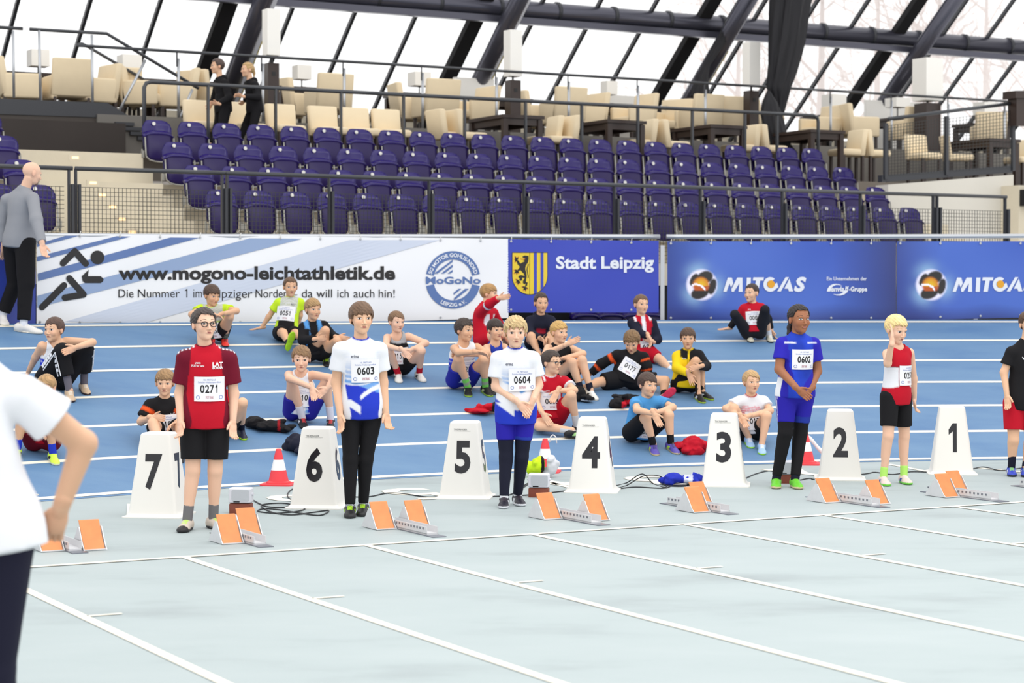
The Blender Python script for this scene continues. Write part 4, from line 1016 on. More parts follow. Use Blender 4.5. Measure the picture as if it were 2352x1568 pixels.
# ================================================================== lounge furniture
M_cream=mat('cream_upholstery',srgb(248,228,192),.75,noise=.05,nscale=6,bump=.08,bscale=200)
M_wood=mat('dark_brown_wood',srgb(52,36,30),.4,noise=.2,nscale=9)
M_shade=mat('white_lamp_shade',(.93,.91,.86),.8)
M_blk=mat('black_metal',srgb(20,20,22),.5)
def rbox(b,c,size,r=.03,n=3):
    """rounded box (rings in z)"""
    cx,cy,cz=c; sx,sy,sz=[q/2 for q in size]; R=[]
    for z,k in [(-sz,1),(-sz+r*.3,.3),(-sz+r,0),(sz-r,0),(sz-r*.3,.3),(sz,1)]:
        ix=sx-r*k*.8; iy=sy-r*k*.8; rr=r; ring=[]
        for q,(ax,ay) in enumerate(((1,1),(-1,1),(-1,-1),(1,-1))):
            for i in range(n+1):
                a=math.pi/2*(q+i/n); ring.append((cx+ax*(ix-rr)+rr*math.cos(a),cy+ay*(iy-rr)+rr*math.sin(a),cz+z))
        R.append(ring)
    b.rings(R); return b
def chair_proto(arm):
    r=empty('lounge_armchair' if arm else 'lounge_chair',(0,0,0)); w=.60 if arm else .46; d=.58 if arm else .5; H=.86 if arm else .93
    sh=.44 if arm else .61
    b=MB(); rbox(b,(0,-.03,sh-.07),(w-.02,d-.06,.14 if arm else .11),.035); b.build('seat',M_cream,r,smooth=True,world=False)
    R=[]; n=5; bt=.11
    b=MB(); rbox(b,(0,d/2-.06,0),(w,bt,1),.035)
    V=np.array(b.v); V[:,2]=(V[:,2]+.5)*(H-sh+.13)+sh-.13; V[:,1]+=(V[:,2]-sh)*.16; b.v=[tuple(v) for v in V]; b.build('backrest',M_cream,r,smooth=True,world=False)
    if arm:
        for sx in (-1,1):
            b=MB(); rbox(b,(sx*(w/2-.045),-.02,.44),(.09,d-.04,.36),.03); b.build('armrest',M_cream,r,smooth=True,world=False)
    hl=.30 if arm else sh-.11
    for sx in (-1,1):
        for sy in (-1,1):
            b=MB(); b.box((sx*(w/2-.05),sy*(d/2-.06),hl/2),(.045,.045,hl)); b.build('leg',M_wood,r,world=False)
    return r
PROTO={}
def put(kind,proto,s,t,z,yaw,label,cat,group):
    if kind not in PROTO: PROTO[kind]=proto(); o=PROTO[kind]
    else: o=copy_tree(PROTO[kind])
    o.location=W(s,t,z); o.rotation_euler=(0,0,PHI+math.radians(yaw)); tag(o,label,cat,group)
# lower terrace chairs: x pixel, t, yaw (0 faces the track, 90 faces right), label
LC_=[(468,27.45,0,'first from the left'),(566,27.45,0,'half hidden behind the walking girl'),(657,27.45,0,'third from the left'),(754,27.45,0,'left of three set close together'),(828,27.45,0,'middle one of three set close together'),(900,27.45,0,'right of three set close together'),
 (1030,27.4,95,'turned right, left one by the first dark table'),(1072,27.3,92,'turned right, close to the first dark table'),(1245,27.5,-95,'turned left, behind the first dark table'),(1283,27.3,-92,'turned left, right of the first dark table'),
 (1462,27.3,-92,'turned left, right of the second dark table'),(1540,27.3,92,'turned right, left of the third dark table'),(1700,27.35,-92,'turned left, right of the third dark table'),(1765,27.3,92,'turned right, beside the black curtain'),
 (1945,27.3,-92,'turned left, right of the fourth dark table'),(2003,27.3,92,'turned right, next to the right mesh railing'),(2122,27.4,0,'seen through the right mesh railing'),(2200,27.4,60,'behind the second post of the right mesh railing'),(2345,27.4,-80,'at the right picture edge')]
for x,t,yaw,l in LC_:
    put('low',lambda:chair_proto(False),st(at_t(x,280,t))[0],t,3.42,yaw,'cream lounge chair on the lower terrace, '+l,'chair','cream chairs on the lower terrace')
UC=[(45,29.5,80,'at the far left on the platform, turned right'),(154,29.4,180,'square back towards us at the left platform post'),(214,29.6,-80,'turned left beside the platform stairs'),(275,30.2,170,'behind the stair railing, left one'),(325,29.6,60,'behind the stair railing, tilted away'),(402,29.7,-100,'behind the stair railing, right one'),
 (470,29.9,120,'just left of the walking boy'),(680,30.3,100,'beside the first tall lamp'),(754,29.4,180,'back towards us, right of the first tall lamp'),(945,30.0,80,'left of the second table lamp'),(1000,29.3,180,'back towards us near the second girder'),(1090,29.7,-80,'turned left beside the second tall lamp'),
 (1225,30.2,90,'half hidden left of a taller back'),(1292,29.4,180,'back towards us behind the second dark table'),(1343,29.8,-85,'turned left below the small table lamp'),(1455,29.5,-85,'turned left in front of the pale partition'),(1540,29.9,-60,'wide one left of the third girder foot'),(1607,29.3,180,'back towards us left of the third tall lamp'),(1672,29.4,170,'tall one right beside the third tall lamp'),
 (1750,29.6,90,'mostly hidden behind the curtain'),(1885,29.7,-88,'turned right beyond the fourth dark table'),(1972,29.3,75,'largest on the right, turned right'),(2087,29.4,180,'back towards us before the fourth tall lamp'),(2270,29.5,150,'behind the right mesh railing')]
for x,t,yaw,l in UC:
    put('arm',lambda:chair_proto(True),st(at_t(x,240,t))[0],t,4.15,yaw,'cream armchair on the upper terrace, '+l,'armchair','cream armchairs on the upper terrace')
def table_proto(hi):
    r=empty('lounge_table',(0,0,0)); L,Wd,H=(1.15,.72,.86) if hi else (.9,.7,.74)
    b=MB(); b.box((0,0,H-.025),(L,Wd,.05)); b.build('table_top',M_wood,r,world=False)
    b=MB()
    for c,s_ in (((0,Wd/2-.06,H-.1),(L-.1,.03,.1)),((0,-Wd/2+.06,H-.1),(L-.1,.03,.1)),((L/2-.06,0,H-.1),(.03,Wd-.1,.1)),((-L/2+.06,0,H-.1),(.03,Wd-.1,.1))): b.box(c,s_)
    b.build('apron',M_wood,r,world=False)
    for sx in (-1,1):
        for sy in (-1,1): b=MB(); b.box((sx*(L/2-.06),sy*(Wd/2-.06),H/2-.03),(.08,.08,H-.06)); b.build('leg',M_wood,r,world=False)
    return r
for i,(x,l) in enumerate(((1165,'first from the left'),(1400,'second from the left'),(1632,'third from the left'),(1858,'fourth from the left, right of the curtain'),(2262,'behind the right mesh railing'))):
    put('tab',lambda:table_proto(True),st(at_t(x,262,27.35))[0],27.4,3.42,90,'dark wooden table on the lower terrace, '+l,'table','dark tables on the lower terrace')
for x,l in ((75,'below the far left table lamp'),(300,'behind the stair railing'),(420,'left of the walking boy'),(690,'right of the first tall lamp'),(962,'under the second table lamp'),(1155,'near the second tall lamp'),(1400,'below the small table lamp'),(1560,'left of the third girder foot'),(1915,'under the lamp beside the right girder'),(2060,'right of the largest armchair'),(2262,'at the right end')):
    put('tabu',lambda:table_proto(False),st(at_t(x,230,30.4))[0],30.5,4.15,0,'dark table on the upper terrace, '+l,'table','dark tables on the upper terrace')
def table_lamp(x0,x1,y0,y1,t,l):
    a=at_t(x0,y1,t); b_=at_t(x1,y0,t); w=min(abs(b_[0]-a[0]),.34); c=(a+b_)/2; base=np.array([c[0],c[1],4.89])
    r=empty('table_lamp',base,'white cube table lamp, '+l,'lamp','cube lamps on the upper terrace')
    h=b_[2]-a[2]; q=MB(); q.hexa([c+np.array([sx*w/2*CP-sy*w/2*SP,sx*w/2*SP+sy*w/2*CP,sz*h/2]) for sz in(-1,1) for sx,sy in((-1,-1),(1,-1),(1,1),(-1,1))]); q.build('lamp_shade',M_shade,r)
    q=MB(); q.tube([base,[c[0],c[1],c[2]-h/2+.02]],.012,6); q.box(base+[0,0,.01],(.14,.14,.02)); q.build('lamp_foot',M_blk,r)
for a in ((64,111,117,152,30.4,'far left on the platform'),(272,322,129,166,30.4,'behind the stair railing'),(675,711,152,182,30.4,'between the first tall lamp and a square armchair back'),(942,984,168,197,30.4,'left of the second girder'),(1385,1413,188,217,30.4,'small and low before the third girder'),(1897,1934,219,246,30.4,'beside the fourth girder'),(2041,2082,227,246,30.4,'left of the fourth tall lamp'),(2242,2284,237,264,30.4,'behind the right mesh railing')): table_lamp(*a)
def tall_lamp(x0,x1,ys0,ys1,yc0,yc1,t,l):
    xm=(x0+x1)/2; w=abs(at_t(x1,ys0,t)[0]-at_t(x0,ys0,t)[0])*.92; p=at_t(xm,yc1,t); base=np.array([p[0],p[1],4.15])
    r=empty('tall_lamp',base,'tall lamp with long white shade on a dark column, '+l,'lamp','tall lamps on the upper terrace'); A=(DS,DL,(0,0,1))
    za,zb=at_t(xm,ys1,t)[2],at_t(xm,ys0,t)[2]; ca=at_t(xm,yc0,t)[2]
    q=MB(); q.box((p[0],p[1],(za+zb)/2),(w,w,zb-za),A); q.build('lamp_shade',M_shade,r)
    q=MB(); q.box((p[0],p[1],(4.15+ca)/2),(w*.86,w*.86,ca-4.15),A); q.build('column',M_wood,r)
    q=MB(); q.tube([(p[0],p[1],ca),(p[0],p[1],za+.02)],.02,6); q.build('stem',M_blk,r)
    q=MB(); q.box(np.array([p[0],p[1],ca-.16])-DL*(w*.43),(.06,.01,.06),A); q.build('socket',M_blk,r)
for a in ((605,642,22,128,146,275,28.75,'behind the walking girl'),(1161,1195,70,176,185,262,28.75,'second from the left'),(1710,1740,98,198,209,300,28.75,'left of the black curtain'),(2106,2154,135,232,238,310,28.75,'rightmost')): tall_lamp(*a)
# partitions
for (x0,x1,y0,y1,t,l) in ((1045,1135,182,215,31.2,'pale sloping partition near the second tall lamp'),(1360,1480,222,262,30.9,'pale partition behind the middle armchairs'),(1990,2130,237,262,31.2,'grey partition left of the rightmost tall lamp')):
    a,b_=at_t(x0,y1,t),at_t(x1,y0,t); s0,s1=st(a)[0],st(b_)[0]
    q=MB(); q.hexa([W(s,tt,z) for z in (4.15,b_[2]) for s,tt in ((s0,t),(s1,t),(s1,t+.08),(s0,t+.08))]); q.build('partition',M_shade,None,l,'partition')
# curtains
def drape(name,label,path,t,m,nf=9):
    r=None; R=[]
    for k,(xl,xr,y) in enumerate(path):
        a,b_=at_t(xl,y,t),at_t(xr,y,t); c=(a+b_)/2; w=np.linalg.norm(b_-a)/2; ring=[]
        for i in range(56):
            th=2*math.pi*i/56; f=1+.16*math.sin(nf*th+k*.25)+.07*math.sin((nf*2+3)*th)
            ring.append(c+DS*(w/1.05*math.cos(th)*f)+DL*(w*.55*math.sin(th)*f))
        R.append(ring)
    b=MB(); b.rings(R); root=empty(name,np.mean(R[-1],axis=0),label,'curtain'); b.build('cloth',m,root,smooth=True)
M_cur=mat('black_curtain_cloth',srgb(24,23,29),.7)
def dens(path,n=5):
    out=[]
    for a,b in zip(path[:-1],path[1:]): out+=[tuple(np.array(a)+(np.array(b)-np.array(a))*k/n) for k in range(n)]
    return out+[path[-1]]
drape('gathered_curtain','black gathered curtain hanging over the upper railing',dens([(1777,1862,-60),(1777,1858,0),(1772,1845,90),(1767,1822,170),(1766,1812,205),(1780,1804,240),(1784,1800,258)]),28.1,M_cur)
drape('curtain_tail','black curtain end slung below the big curtain',dens([(1762,1768,208),(1754,1785,235),(1750,1793,262),(1754,1800,300),(1766,1815,335),(1775,1830,352)]),27.95,M_cur,5)
drape('gathered_curtain','black curtain gathered along the third girder',dens([(1722,1752,-40),(1696,1724,0),(1670,1692,45),(1650,1672,85),(1626,1644,130),(1614,1630,150),(1600,1626,175),(1592,1626,205),(1588,1622,222)]),30.2,M_cur,6)
# right mesh railing on the ramp wall
rr_=empty('ramp_railing',at_t(2180,410,24.7),'dark railing with wire mesh panels above the right ramp wall','railing'); TT=24.7
q=MB(); q.tube(px3([(2040,273),(2336,236)],TT),.028,8); q.build('handrail',M_rail,rr_,smooth=True)
q=MB(); a=px3([(2026,402),(2326,380),(2326,396),(2026,418)],TT); q.prism(a,DL*.1); q.build('base_beam',M_dark,rr_)
PO=[(2034,283,412),(2174,267,402),(2327,250,392)]
for x,y0,y1 in PO: q=MB(); q.bar(at_t(x,y0,TT),at_t(x,y1,TT),.06,.05,up=DL); q.build('post',M_dark,rr_)
for (xa,ya,yb),(xc,yc,yd) in zip(PO[:-1],PO[1:]):
    q=MB(); n=20
    for i in range(1,n):
        k=i/n; x=xa+(xc-xa)*k; q.bar(at_t(x,ya+6+(yc+2-ya-6)*k,TT),at_t(x,yb-8+(yd-yb)*k,TT),.006)
    for j in range(18):
        k=j/17; q.bar(at_t(xa+3,ya+6+(yb-14-ya)*k,TT),at_t(xc-3,yc+4+(yd-10-yc)*k,TT),.006)
    q.build('wire_mesh_panel',M_wire,rr_,kind='stuff')
q=MB(); q.prism(px3([(2333,208),(2375,208),(2375,225),(2333,225)],24.5),DL*.3); q.prism(px3([(2335,225),(2375,225),(2375,288),(2335,288)],24.55),DL*.2); q.build('wooden_counter',M_wood,None,'dark brown wooden counter corner at the upper right edge','counter')
# pale bare trees outside the glass
M_bark=mat('overexposed_bark',srgb(236,226,222),.9)  # bark colour lightened to imitate overexposed daylight outside
def tree(x,t,h,label,seed):
    rg=np.random.default_rng(seed); p=at_t(x,250,t); base=np.array([p[0],p[1],1.5]); root=empty('bare_tree',base,label,'tree','bare trees outside the glass'); b=MB(); tr=MB()
    tr.tube([base,base+[.05,0,h*.5],base+[.1,.05,h]],[.16,.11,.03],7)
    def br(p,d,L,r,n):
        q=p+d*L; b.tube([p,p+d*L*.5+rg.normal(0,.04,3)*L,q],[r,r*.8,r*.55],4,False)
        if n:
            for _ in range(3): br(p+d*L*rg.uniform(.45,1),nrm(d+rg.normal(0,.45,3)+[0,0,.15]),L*rg.uniform(.55,.75),r*.55,n-1)
    for _ in range(12):
        z=rg.uniform(.35,.95)*h; a=rg.uniform(0,6.28); br(base+[.05,0,z],nrm([math.cos(a),math.sin(a),.9]),h*rg.uniform(.16,.28),.045,3)
    tr.build('trunk',M_bark,root,smooth=True); b.build('branches',M_bark,root)
for i,(x,t,h,l) in enumerate(((1880,38,8,'pale bare tree right of the curtain'),(2010,47,10,'pale bare tree behind the fourth girder'),(2150,40,8.5,'pale bare tree behind the rightmost tall lamp'),(2260,54,13,'tall pale bare tree in the upper right corner'),(2380,44,10,'pale bare tree at the right edge'),(1690,50,9,'faint bare tree left of the curtain'))): tree(x,t,h,l,i)
# ================================================================== lane number boxes
M_box=mat('white_plastic_box',srgb(246,243,236),.45,noise=.02,nscale=3)
M_num=mat('black_number_film',srgb(18,18,26),.2)
M_stk=mat('sticker_grey_print',srgb(120,122,120),.6)
nv=nrm(np.array([-.13,-1,0])); BXA=np.array([-nv[1],nv[0],0]); BXA=BXA if BXA[0]>0 else -BXA
def rrect(hx,hy,r,n=4):
    out=[]
    for q,(ax,ay) in enumerate(((1,1),(-1,1),(-1,-1),(1,-1))):
        for i in range(n+1):
            a=math.pi/2*(q+i/n); out.append((ax*(hx-r)+r*math.cos(a),ay*(hy-r)+r*math.sin(a)))
    return out
def number_box(px,py,txt,stk,extra=None):
    c=at_g(px,py); A=np.array([BXA,-nv,(0,0,1)])
    root=empty('number_box',c,'white lane box numbered %s, %s'%(txt,{'7':'leftmost, beside the boy with glasses in red','6':'left of the tall boy in white and blue','5':'left of the blond boy with folded hands','4':'right of the neon jacket','3':'between the blue jacket and the girl','2':'between the girl and the very blond boy','1':'rightmost of the row'}[txt]),'marker box')
    prof=[(.218,.218,0,.03),(.218,.218,.008,.03),(.196,.196,.014,.03),(.182,.180,.03,.028),(.178,.176,.05,.028),(.113,.108,.572,.022),(.110,.105,.59,.022),(.098,.094,.602,.02),(.08,.075,.604,.02)]
    R=[[c+A[0]*x+A[1]*y+A[2]*z for x,y in rrect(hx,hy,r)] for hx,hy,z,r in prof]
    b=MB(); b.rings(R); o=b.build('shell',M_box,root); smooth_by_angle(o,30)
    def face(x,z,side,off=.002):
        k=(z-.05)/.522; hy=.176+(.108-.176)*k; hx=.178+(.113-.178)*k
        if side=='f': return c+A[0]*x-A[1]*(hy+off)+A[2]*z
        return c+A[0]*(hx+off)+A[1]*x+A[2]*z
    w={'1':.085,'4':.145}.get(txt,.125)
    for sd in 'fs':
        V,Fc=(text_box(txt,-w/2,w/2,.20,.455,bold=.035) if txt!='1' else ([((p[0]-.5)*.115,.20+.255*p[1]) for p in ONE],[(0,1,2,6),(2,3,4,5,6)]))
        b=MB(); b.add([face(x,z,sd) for x,z in V],Fc); b.build('number',M_num,root)
    if stk:
        for t_,x0,x1,z0,z1 in (('THÜRINGER',-.075,.03,.535,.55),('STADTMEISTERSCHAFT',-.075,.06,.527,.531)):
            V,Fc=text_box(t_,x0,x1,z0,z1,bold=.01); b=MB(); b.add([face(x,z,'f') for x,z in V],Fc); b.build('sticker_print',M_stk,root)
for a in ((366,1183,'7',0),(732,1163,'6',1),(1069,1141,'5',1),(1361,1127,'4',1),(1663,1113,'3',1),(1929,1099,'2',0),(2185,1086,'1',0)): number_box(*a)
# ================================================================== starting blocks
M_pad=mat('orange_rubber_pad',srgb(222,140,80),.55,noise=.18,nscale=14); M_galv=mat('galvanised_steel',srgb(226,226,228),.45,metal=.25,noise=.08,nscale=20)
M_plate=mat('dark_base_plate',srgb(128,132,142),.4,metal=.4)
def starting_block(near,far,lp_,rp_,label):
    g=at_g(*near); L=abs((at_g(*far)-g)@DL) if far else .85; L=min(max(L,.62),1.15)
    root=empty('starting_block',g,label,'starting block','starting blocks on the start line'); ax=(DS,DL,(0,0,1))
    def Q_(s,t,z): return g+DS*s+DL*t+np.array([0,0,z])
    q=MB(); q.box(Q_(0,L/2,.003),(.10,L,.006),ax); q.build('base_plate',M_plate,root)
    q=MB(); a,b_=.11,L-.10
    q.box(Q_(0,(a+b_)/2,.012),(.085,b_-a,.012),ax)
    for sx in (-1,1): q.box(Q_(sx*.04,(a+b_)/2,.035),(.005,b_-a,.05),ax)
    q.build('rail',M_galv,root)
    n=int((b_-a)/.045)
    for i in range(n):
        t=a+.05+i*.045
        for sx in (-1,1):
            q=MB(); q.box(Q_(sx*.0435,t,.046),(.004,.016,.014),ax); q.build('notch',M_plate,root)
    for px,sx in ((lp_,-1),(rp_,1)):
        p=at_g(*px); t=float((p-g)@DL)
        if px is None: continue
        t=min(max(t,.10),L-.30); s0=sx*.125
        pts=[]; 
        for i in range(7):
            k=i/6; y=.005+.105*k**.8+.02*k*k; z=.012+.165*k-.01*math.sin(k*3.14)+ (-.008 if i==0 else 0); pts.append((y,z))
        q=MB(); R=[]
        for y,z in pts:
            R.append([Q_(s0-.065,t+y,z),Q_(s0+.065,t+y,z),Q_(s0+.065,t+y+.012,z+.004),Q_(s0-.065,t+y+.012,z+.004)])
        q.rings(R); o=q.build('foot_pad',M_pad,root)
        for e in (-1,1):
            q=MB(); poly=[Q_(s0+e*.07,t-.01,.004),Q_(s0+e*.07,t+.02,.03),Q_(s0+e*.07,t+.10,.14),Q_(s0+e*.07,t+.13,.14),Q_(s0+e*.07,t+.24,.01),Q_(s0+e*.07,t+.24,.004)]
            q.prism(poly,DS*e*.005); q.build('side_plate',M_galv,root)
        q=MB(); q.box(Q_(s0,t+.115,.006),(.14,.25,.006),ax); q.build('pad_base',M_galv,root)
        q=MB(); q.bar(Q_(s0,t+.15,.1),Q_(s0,t+.22,.02),.1,.01); q.build('brace',M_plate,root)
for a in (((185,1271),(125,1225),(118,1267),(206,1267),'starting block half hidden by the man in white'),
 ((612,1257),(452,1226),(527,1250),(580,1233),'starting block beside box 7 and the boy with number 0271'),
 ((1010,1234),(832,1207),(872,1214),(978,1212),'starting block right of the boy with number 0603'),
 ((1388,1207),(1195,1180),(1258,1194),(1372,1197),'starting block right of the boy with number 0604'),
 ((1685,1182),(1485,1158),(1600,1178),(1640,1163),'unused starting block in front of box 3'),
 ((2033,1166),(1823,1143),(1893,1156),(2012,1160),'starting block right of the girl with number 0602'),
 ((2307,1153),(2090,1131),(2182,1143),(2248,1133),'starting block in front of box 1'),
 ((2545,1141),(2336,1115),(2430,1130),(2490,1122),'starting block whose end just shows at the right edge')): starting_block(*a)
# ================================================================== start speakers on brown blocks
M_spk=mat('white_speaker_case',srgb(228,228,236),.4); M_gri=mat('speaker_grille',srgb(196,200,206),.6); M_brk=mat('brown_wood_block',srgb(128,58,36),.5,noise=.15,nscale=20)
def speaker(px,py,label,lw=.165):
    c=at_g(px,py); root=empty('start_speaker',c,label,'speaker','start speakers on the floor'); ax=(BXA,-nv,np.array([0,0,1.]))
    f=lambda x,y,z:c+ax[0]*x+ax[1]*y+ax[2]*z
    q=MB(); q.rings([[f(x,y,z) for x,y in rrect(.08-e,.05-e,.012)] for z,e in ((0,0),(.068,0),(.074,.004))]); o=q.build('wood_block',M_brk,root); smooth_by_angle(o)
    q=MB(); q.rings([[f(x,y,z) for x,y in rrect(lw/2-e,.055-e,.015)] for z,e in ((.080,.006),(.086,0),(.18,0),(.188,.008))]); o=q.build('case',M_spk,root); smooth_by_angle(o)
    q=MB(); q.prism([f(.01+x,-.0555,.135+z) for x,z in rrect(.066,.04,.012)],ax[1]*-.004); q.build('grille',M_gri,root)
    q=MB(); q.lathe(f(.03,-.058,.135),[(.03,0),(.028,.002),(.022,.001)],16,(ax[0],ax[2],-ax[1])); q.build('cone',M_gri,root)
    for sx in (-1,1): q=MB(); q.lathe(f(sx*lw/2,0,.14),[(.012,0),(.012,.008),(.008,.012)],12,(ax[1],ax[2],ax[0]*sx)); q.build('knob',M_spk,root)
    q=MB(); q.box(f(-.02,-.0565,.088),(.045,.003,.008),ax); q.build('name_plate',M_num,root)
speaker(554,1178,'white start speaker on a brown block right of number 0271'); speaker(1238,1141,'white start speaker on a brown block right of number 0604'); speaker(1806,1109,'white start speaker behind the legs of the girl with number 0602')
# ================================================================== cones
M_cr=mat('cone_red',srgb(238,60,70),.45); M_cw=mat('cone_white',srgb(248,248,248),.4)
def cone(px,py,label,h=.30):
    c=at_g(px,py); root=empty('traffic_cone',c,label,'cone','traffic cones on the blue line'); ax=(DS,DL,(0,0,1)); K=h/.30
    q=MB(); q.rings([[c+BXA*x-nv*y+[0,0,z] for x,y in rrect(.135*K-e,.135*K-e,.03)] for z,e in ((0,0),(.012,0),(.016,.006))]); q.build('base',M_cr,root)
    R=lambda z:(.092-(.092-.022)*z/h)*K
    for z0,z1,m,n in ((.014,.125,M_cr,'lower_band'),(.125,.212,M_cw,'white_band'),(.212,.30,M_cr,'tip')):
        z0*=K; z1*=K; q=MB(); pr=[(R(z0)+(.018 if z0<.02 else 0),z0),(R(z0+.01)+(.018 if z0<.02 else 0),z0+.012),(R(z0+.02),z0+.022),(R(z1),z1)]
        if n=='tip': pr+=[(R(z1)*.6,z1+.003)]
        q.lathe(c,pr,24); o=q.build(n,m,root); smooth_by_angle(o,40)
cone(640,1113,'red and white traffic cone left of box 6'); cone(1252,1084,'red and white traffic cone in front of the neon jacket'); cone(1850,1066,'red and white traffic cone with a paper strip behind the girl')
pc=at_g(1868,1056); V=[];n=8
for i in range(n+1):
    k=i/n
    for j in (0,1): V.append(pc+np.array([-.10+.22*k,-.16+.01*math.sin(5*k),.20-.16*k+.02*math.sin(k*7)+.055*j]))
me=mesh('paper_sheet',np.array(V)-pc,[(2*i,2*i+2,2*i+3,2*i+1) for i in range(n)],True); o=obj('paper_sheet',me,M_cw,None,'white paper sheet leaning on the cone behind the girl','paper'); o.location=pc
md=o.modifiers.new('thick','SOLIDIFY'); md.thickness=.002
# ================================================================== cables
M_cab=mat('black_cable',srgb(40,42,46),.5)
def cable(label,pts,r=.005,lift=None):
    P3=[at_g(x,y,.006) for x,y in pts]
    if lift:
        for i,h in lift.items(): P3[i]=at_g(pts[i][0],pts[i][1]+h*250,.006)+np.array([0,0,h])
    out=[]
    for i in range(len(P3)-1):
        p0,p1,p2,p3=P3[max(i-1,0)],P3[i],P3[i+1],P3[min(i+2,len(P3)-1)]
        for k in np.linspace(0,1,7)[:-1]: out.append(.5*((2*p1)+(-p0+p2)*k+(2*p0-5*p1+4*p2-p3)*k*k+(-p0+3*p1-3*p2+p3)*k**3))
    out.append(P3[-1]); root=empty('cable',P3[0],label,'cable'); q=MB(); q.tube(out,r,6); q.build('wire',M_cab,root,smooth=True)
cable('black cable loops lying between speaker and box 6',[(581,1148),(610,1162),(650,1165),(668,1158),(640,1155),(600,1160),(625,1176),(670,1182),(720,1176),(755,1172),(735,1183),(690,1178),(640,1170),(605,1168),(594,1174),(640,1178),(700,1168),(662,1142),(668,1125),(690,1118)])
cable('long black cable running from box 6 to box 5',[(815,1141),(850,1140),(890,1132),(930,1134),(980,1141),(1015,1140)])
cable('black cable between box 5 and box 4 behind number 0604',[(1130,1140),(1170,1136),(1200,1120),(1216,1108),(1200,1117),(1185,1136),(1240,1134),(1290,1128),(1310,1127)])
cable('tall tangled cable loop right of box 4',[(1410,1116),(1440,1108),(1475,1090),(1500,1110),(1530,1118),(1520,1095),(1480,1094),(1440,1114),(1415,1122),(1460,1118),(1530,1120),(1545,1104),(1530,1112),(1580,1108),(1570,1116),(1530,1114),(1520,1104),(1600,1104)],lift={2:.09,6:.07})
cable('black cable from box 3 to the girl',[(1708,1100),(1735,1088),(1765,1081),(1790,1085)])
cable('black cable from the girl to box 1',[(1838,1102),(1860,1098),(1880,1100),(1985,1088),(2010,1084),(2050,1089),(2090,1083),(2135,1084)])
cable('black cable leaving box 1 to the right',[(2236,1076),(2260,1072),(2300,1080),(2352,1074),(2400,1076)])
# ================================================================== clothes and bags on the floor
def heap(name,label,cat,blobs,colf,h=.008,amp=.016,freq=34,seed=1,m=None):
    """blobs: (x,y,height above ground,rx,ry,rz) with pixel position on the ground"""
    rg=np.random.default_rng(seed); cs=[]
    for b in blobs:
        c=at_g(b[0],b[1],b[2]); r=np.array(b[3:6]); cs.append((c,r*.8,np.eye(3)))
        for _ in range(5):
            a=rg.uniform(0,3.14); tl=rg.normal(0,.5); A=np.array([[math.cos(a),math.sin(a),0],[-math.sin(a)*math.cos(tl),math.cos(a)*math.cos(tl),math.sin(tl)],[math.sin(a)*math.sin(tl),-math.cos(a)*math.sin(tl),math.cos(tl)]])
            cs.append((c+rg.uniform(-.75,.75,3)*r*np.array([1,1,.8]),np.array([r[0]*rg.uniform(.5,.9),r[1]*rg.uniform(.25,.45),r[2]*rg.uniform(.25,.5)])+.006,A))
    lo=np.min([c-r.max() for c,r,_ in cs],0)-.04; hi=np.max([c+r.max() for c,r,_ in cs],0)+.04
    F_=Field(lo,hi,h); g0=np.mean([c for c,_,_ in cs],0)
    for c,r,A in cs: F_.ell(c,A,r,.014)
    V,Q=biggest(*F_.mesh()); n=1-2.2*np.abs(sines(V,freq,seed))+.5*(1-2*np.abs(sines(V,freq*2.1,seed+7))); d=nrm_rows(V-g0+np.array([0,0,.05])); V=V+d*((n-.4)*amp)[:,None]; V[:,2]=np.maximum(V[:,2],gz(V[:,0],V[:,1])+.004)
    base=np.array([g0[0],g0[1],float(gz(g0[0],g0[1]))]); root=empty(name,base,label,cat)
    pxx=1176+F*V[:,0]/V[:,1]
    obj('cloth' if cat!='bag' else 'bag_body',mesh(name,V-base,Q,True,col=np.clip(colf(V,pxx,n),0,1)),m or M_cloth,root); return root
def two(c1,c2,f): return lambda V,x,n:np.where(f(V,x,n)[:,None],np.array(c2),np.array(c1))
BKc=srgb(26,25,28); REDc=srgb(196,20,40)
heap('jacket_heap','black jacket dropped behind the boy with number 0271','jacket',[(585,968,.05,.10,.14,.06),(590,972,.13,.07,.09,.09),(620,978,.05,.13,.12,.06),(650,984,.03,.10,.08,.035)],two(BKc,srgb(150,20,30),lambda V,x,n:(np.abs(x-640)<3)),seed=2)
heap('dark_bag','dark navy bag behind box 6','bag',[(690,1018,.09,.13,.12,.10),(670,1016,.07,.07,.10,.08),(716,1015,.08,.09,.1,.09)],lambda V,x,n:np.tile(np.array(srgb(36,38,54)),(len(V),1)),amp=.005,seed=3)
heap('jacket_heap','red and black jacket left of number 0604','jacket',[(1095,944,.03,.09,.09,.035),(1118,938,.05,.08,.08,.05),(1138,934,.05,.06,.07,.06),(1140,958,.03,.06,.08,.04)],two(REDc,BKc,lambda V,x,n:(x>1130)),seed=4)
heap('jacket_heap','neon yellow jacket behind the middle cone','jacket',[(1225,1076,.07,.07,.07,.08),(1238,1070,.10,.06,.07,.08),(1296,1074,.08,.06,.07,.09),(1285,1066,.11,.06,.06,.07)],two(srgb(206,240,40),BKc,lambda V,x,n:(np.abs(x-1247)<4)|(np.abs(x-1284)<3)),seed=5)
heap('plastic_bag','white plastic bag between the neon jacket sleeves','bag',[(1268,1070,.10,.06,.06,.10),(1266,1070,.18,.04,.04,.06)],lambda V,x,n:np.tile(np.array(srgb(226,228,234)),(len(V),1)),amp=.006,seed=6)
g=at_g(1270,1070); q=MB(); q.tube([g+[-.03,0,.22],g+[-.02,0,.27],g+[.0,0,.285],g+[.025,0,.27],g+[.035,0,.21]],.006,6); rt_b=[o for o in bpy.data.objects if o.name=='plastic_bag'][0]; q.build('handle',M_cw,rt_b,smooth=True)
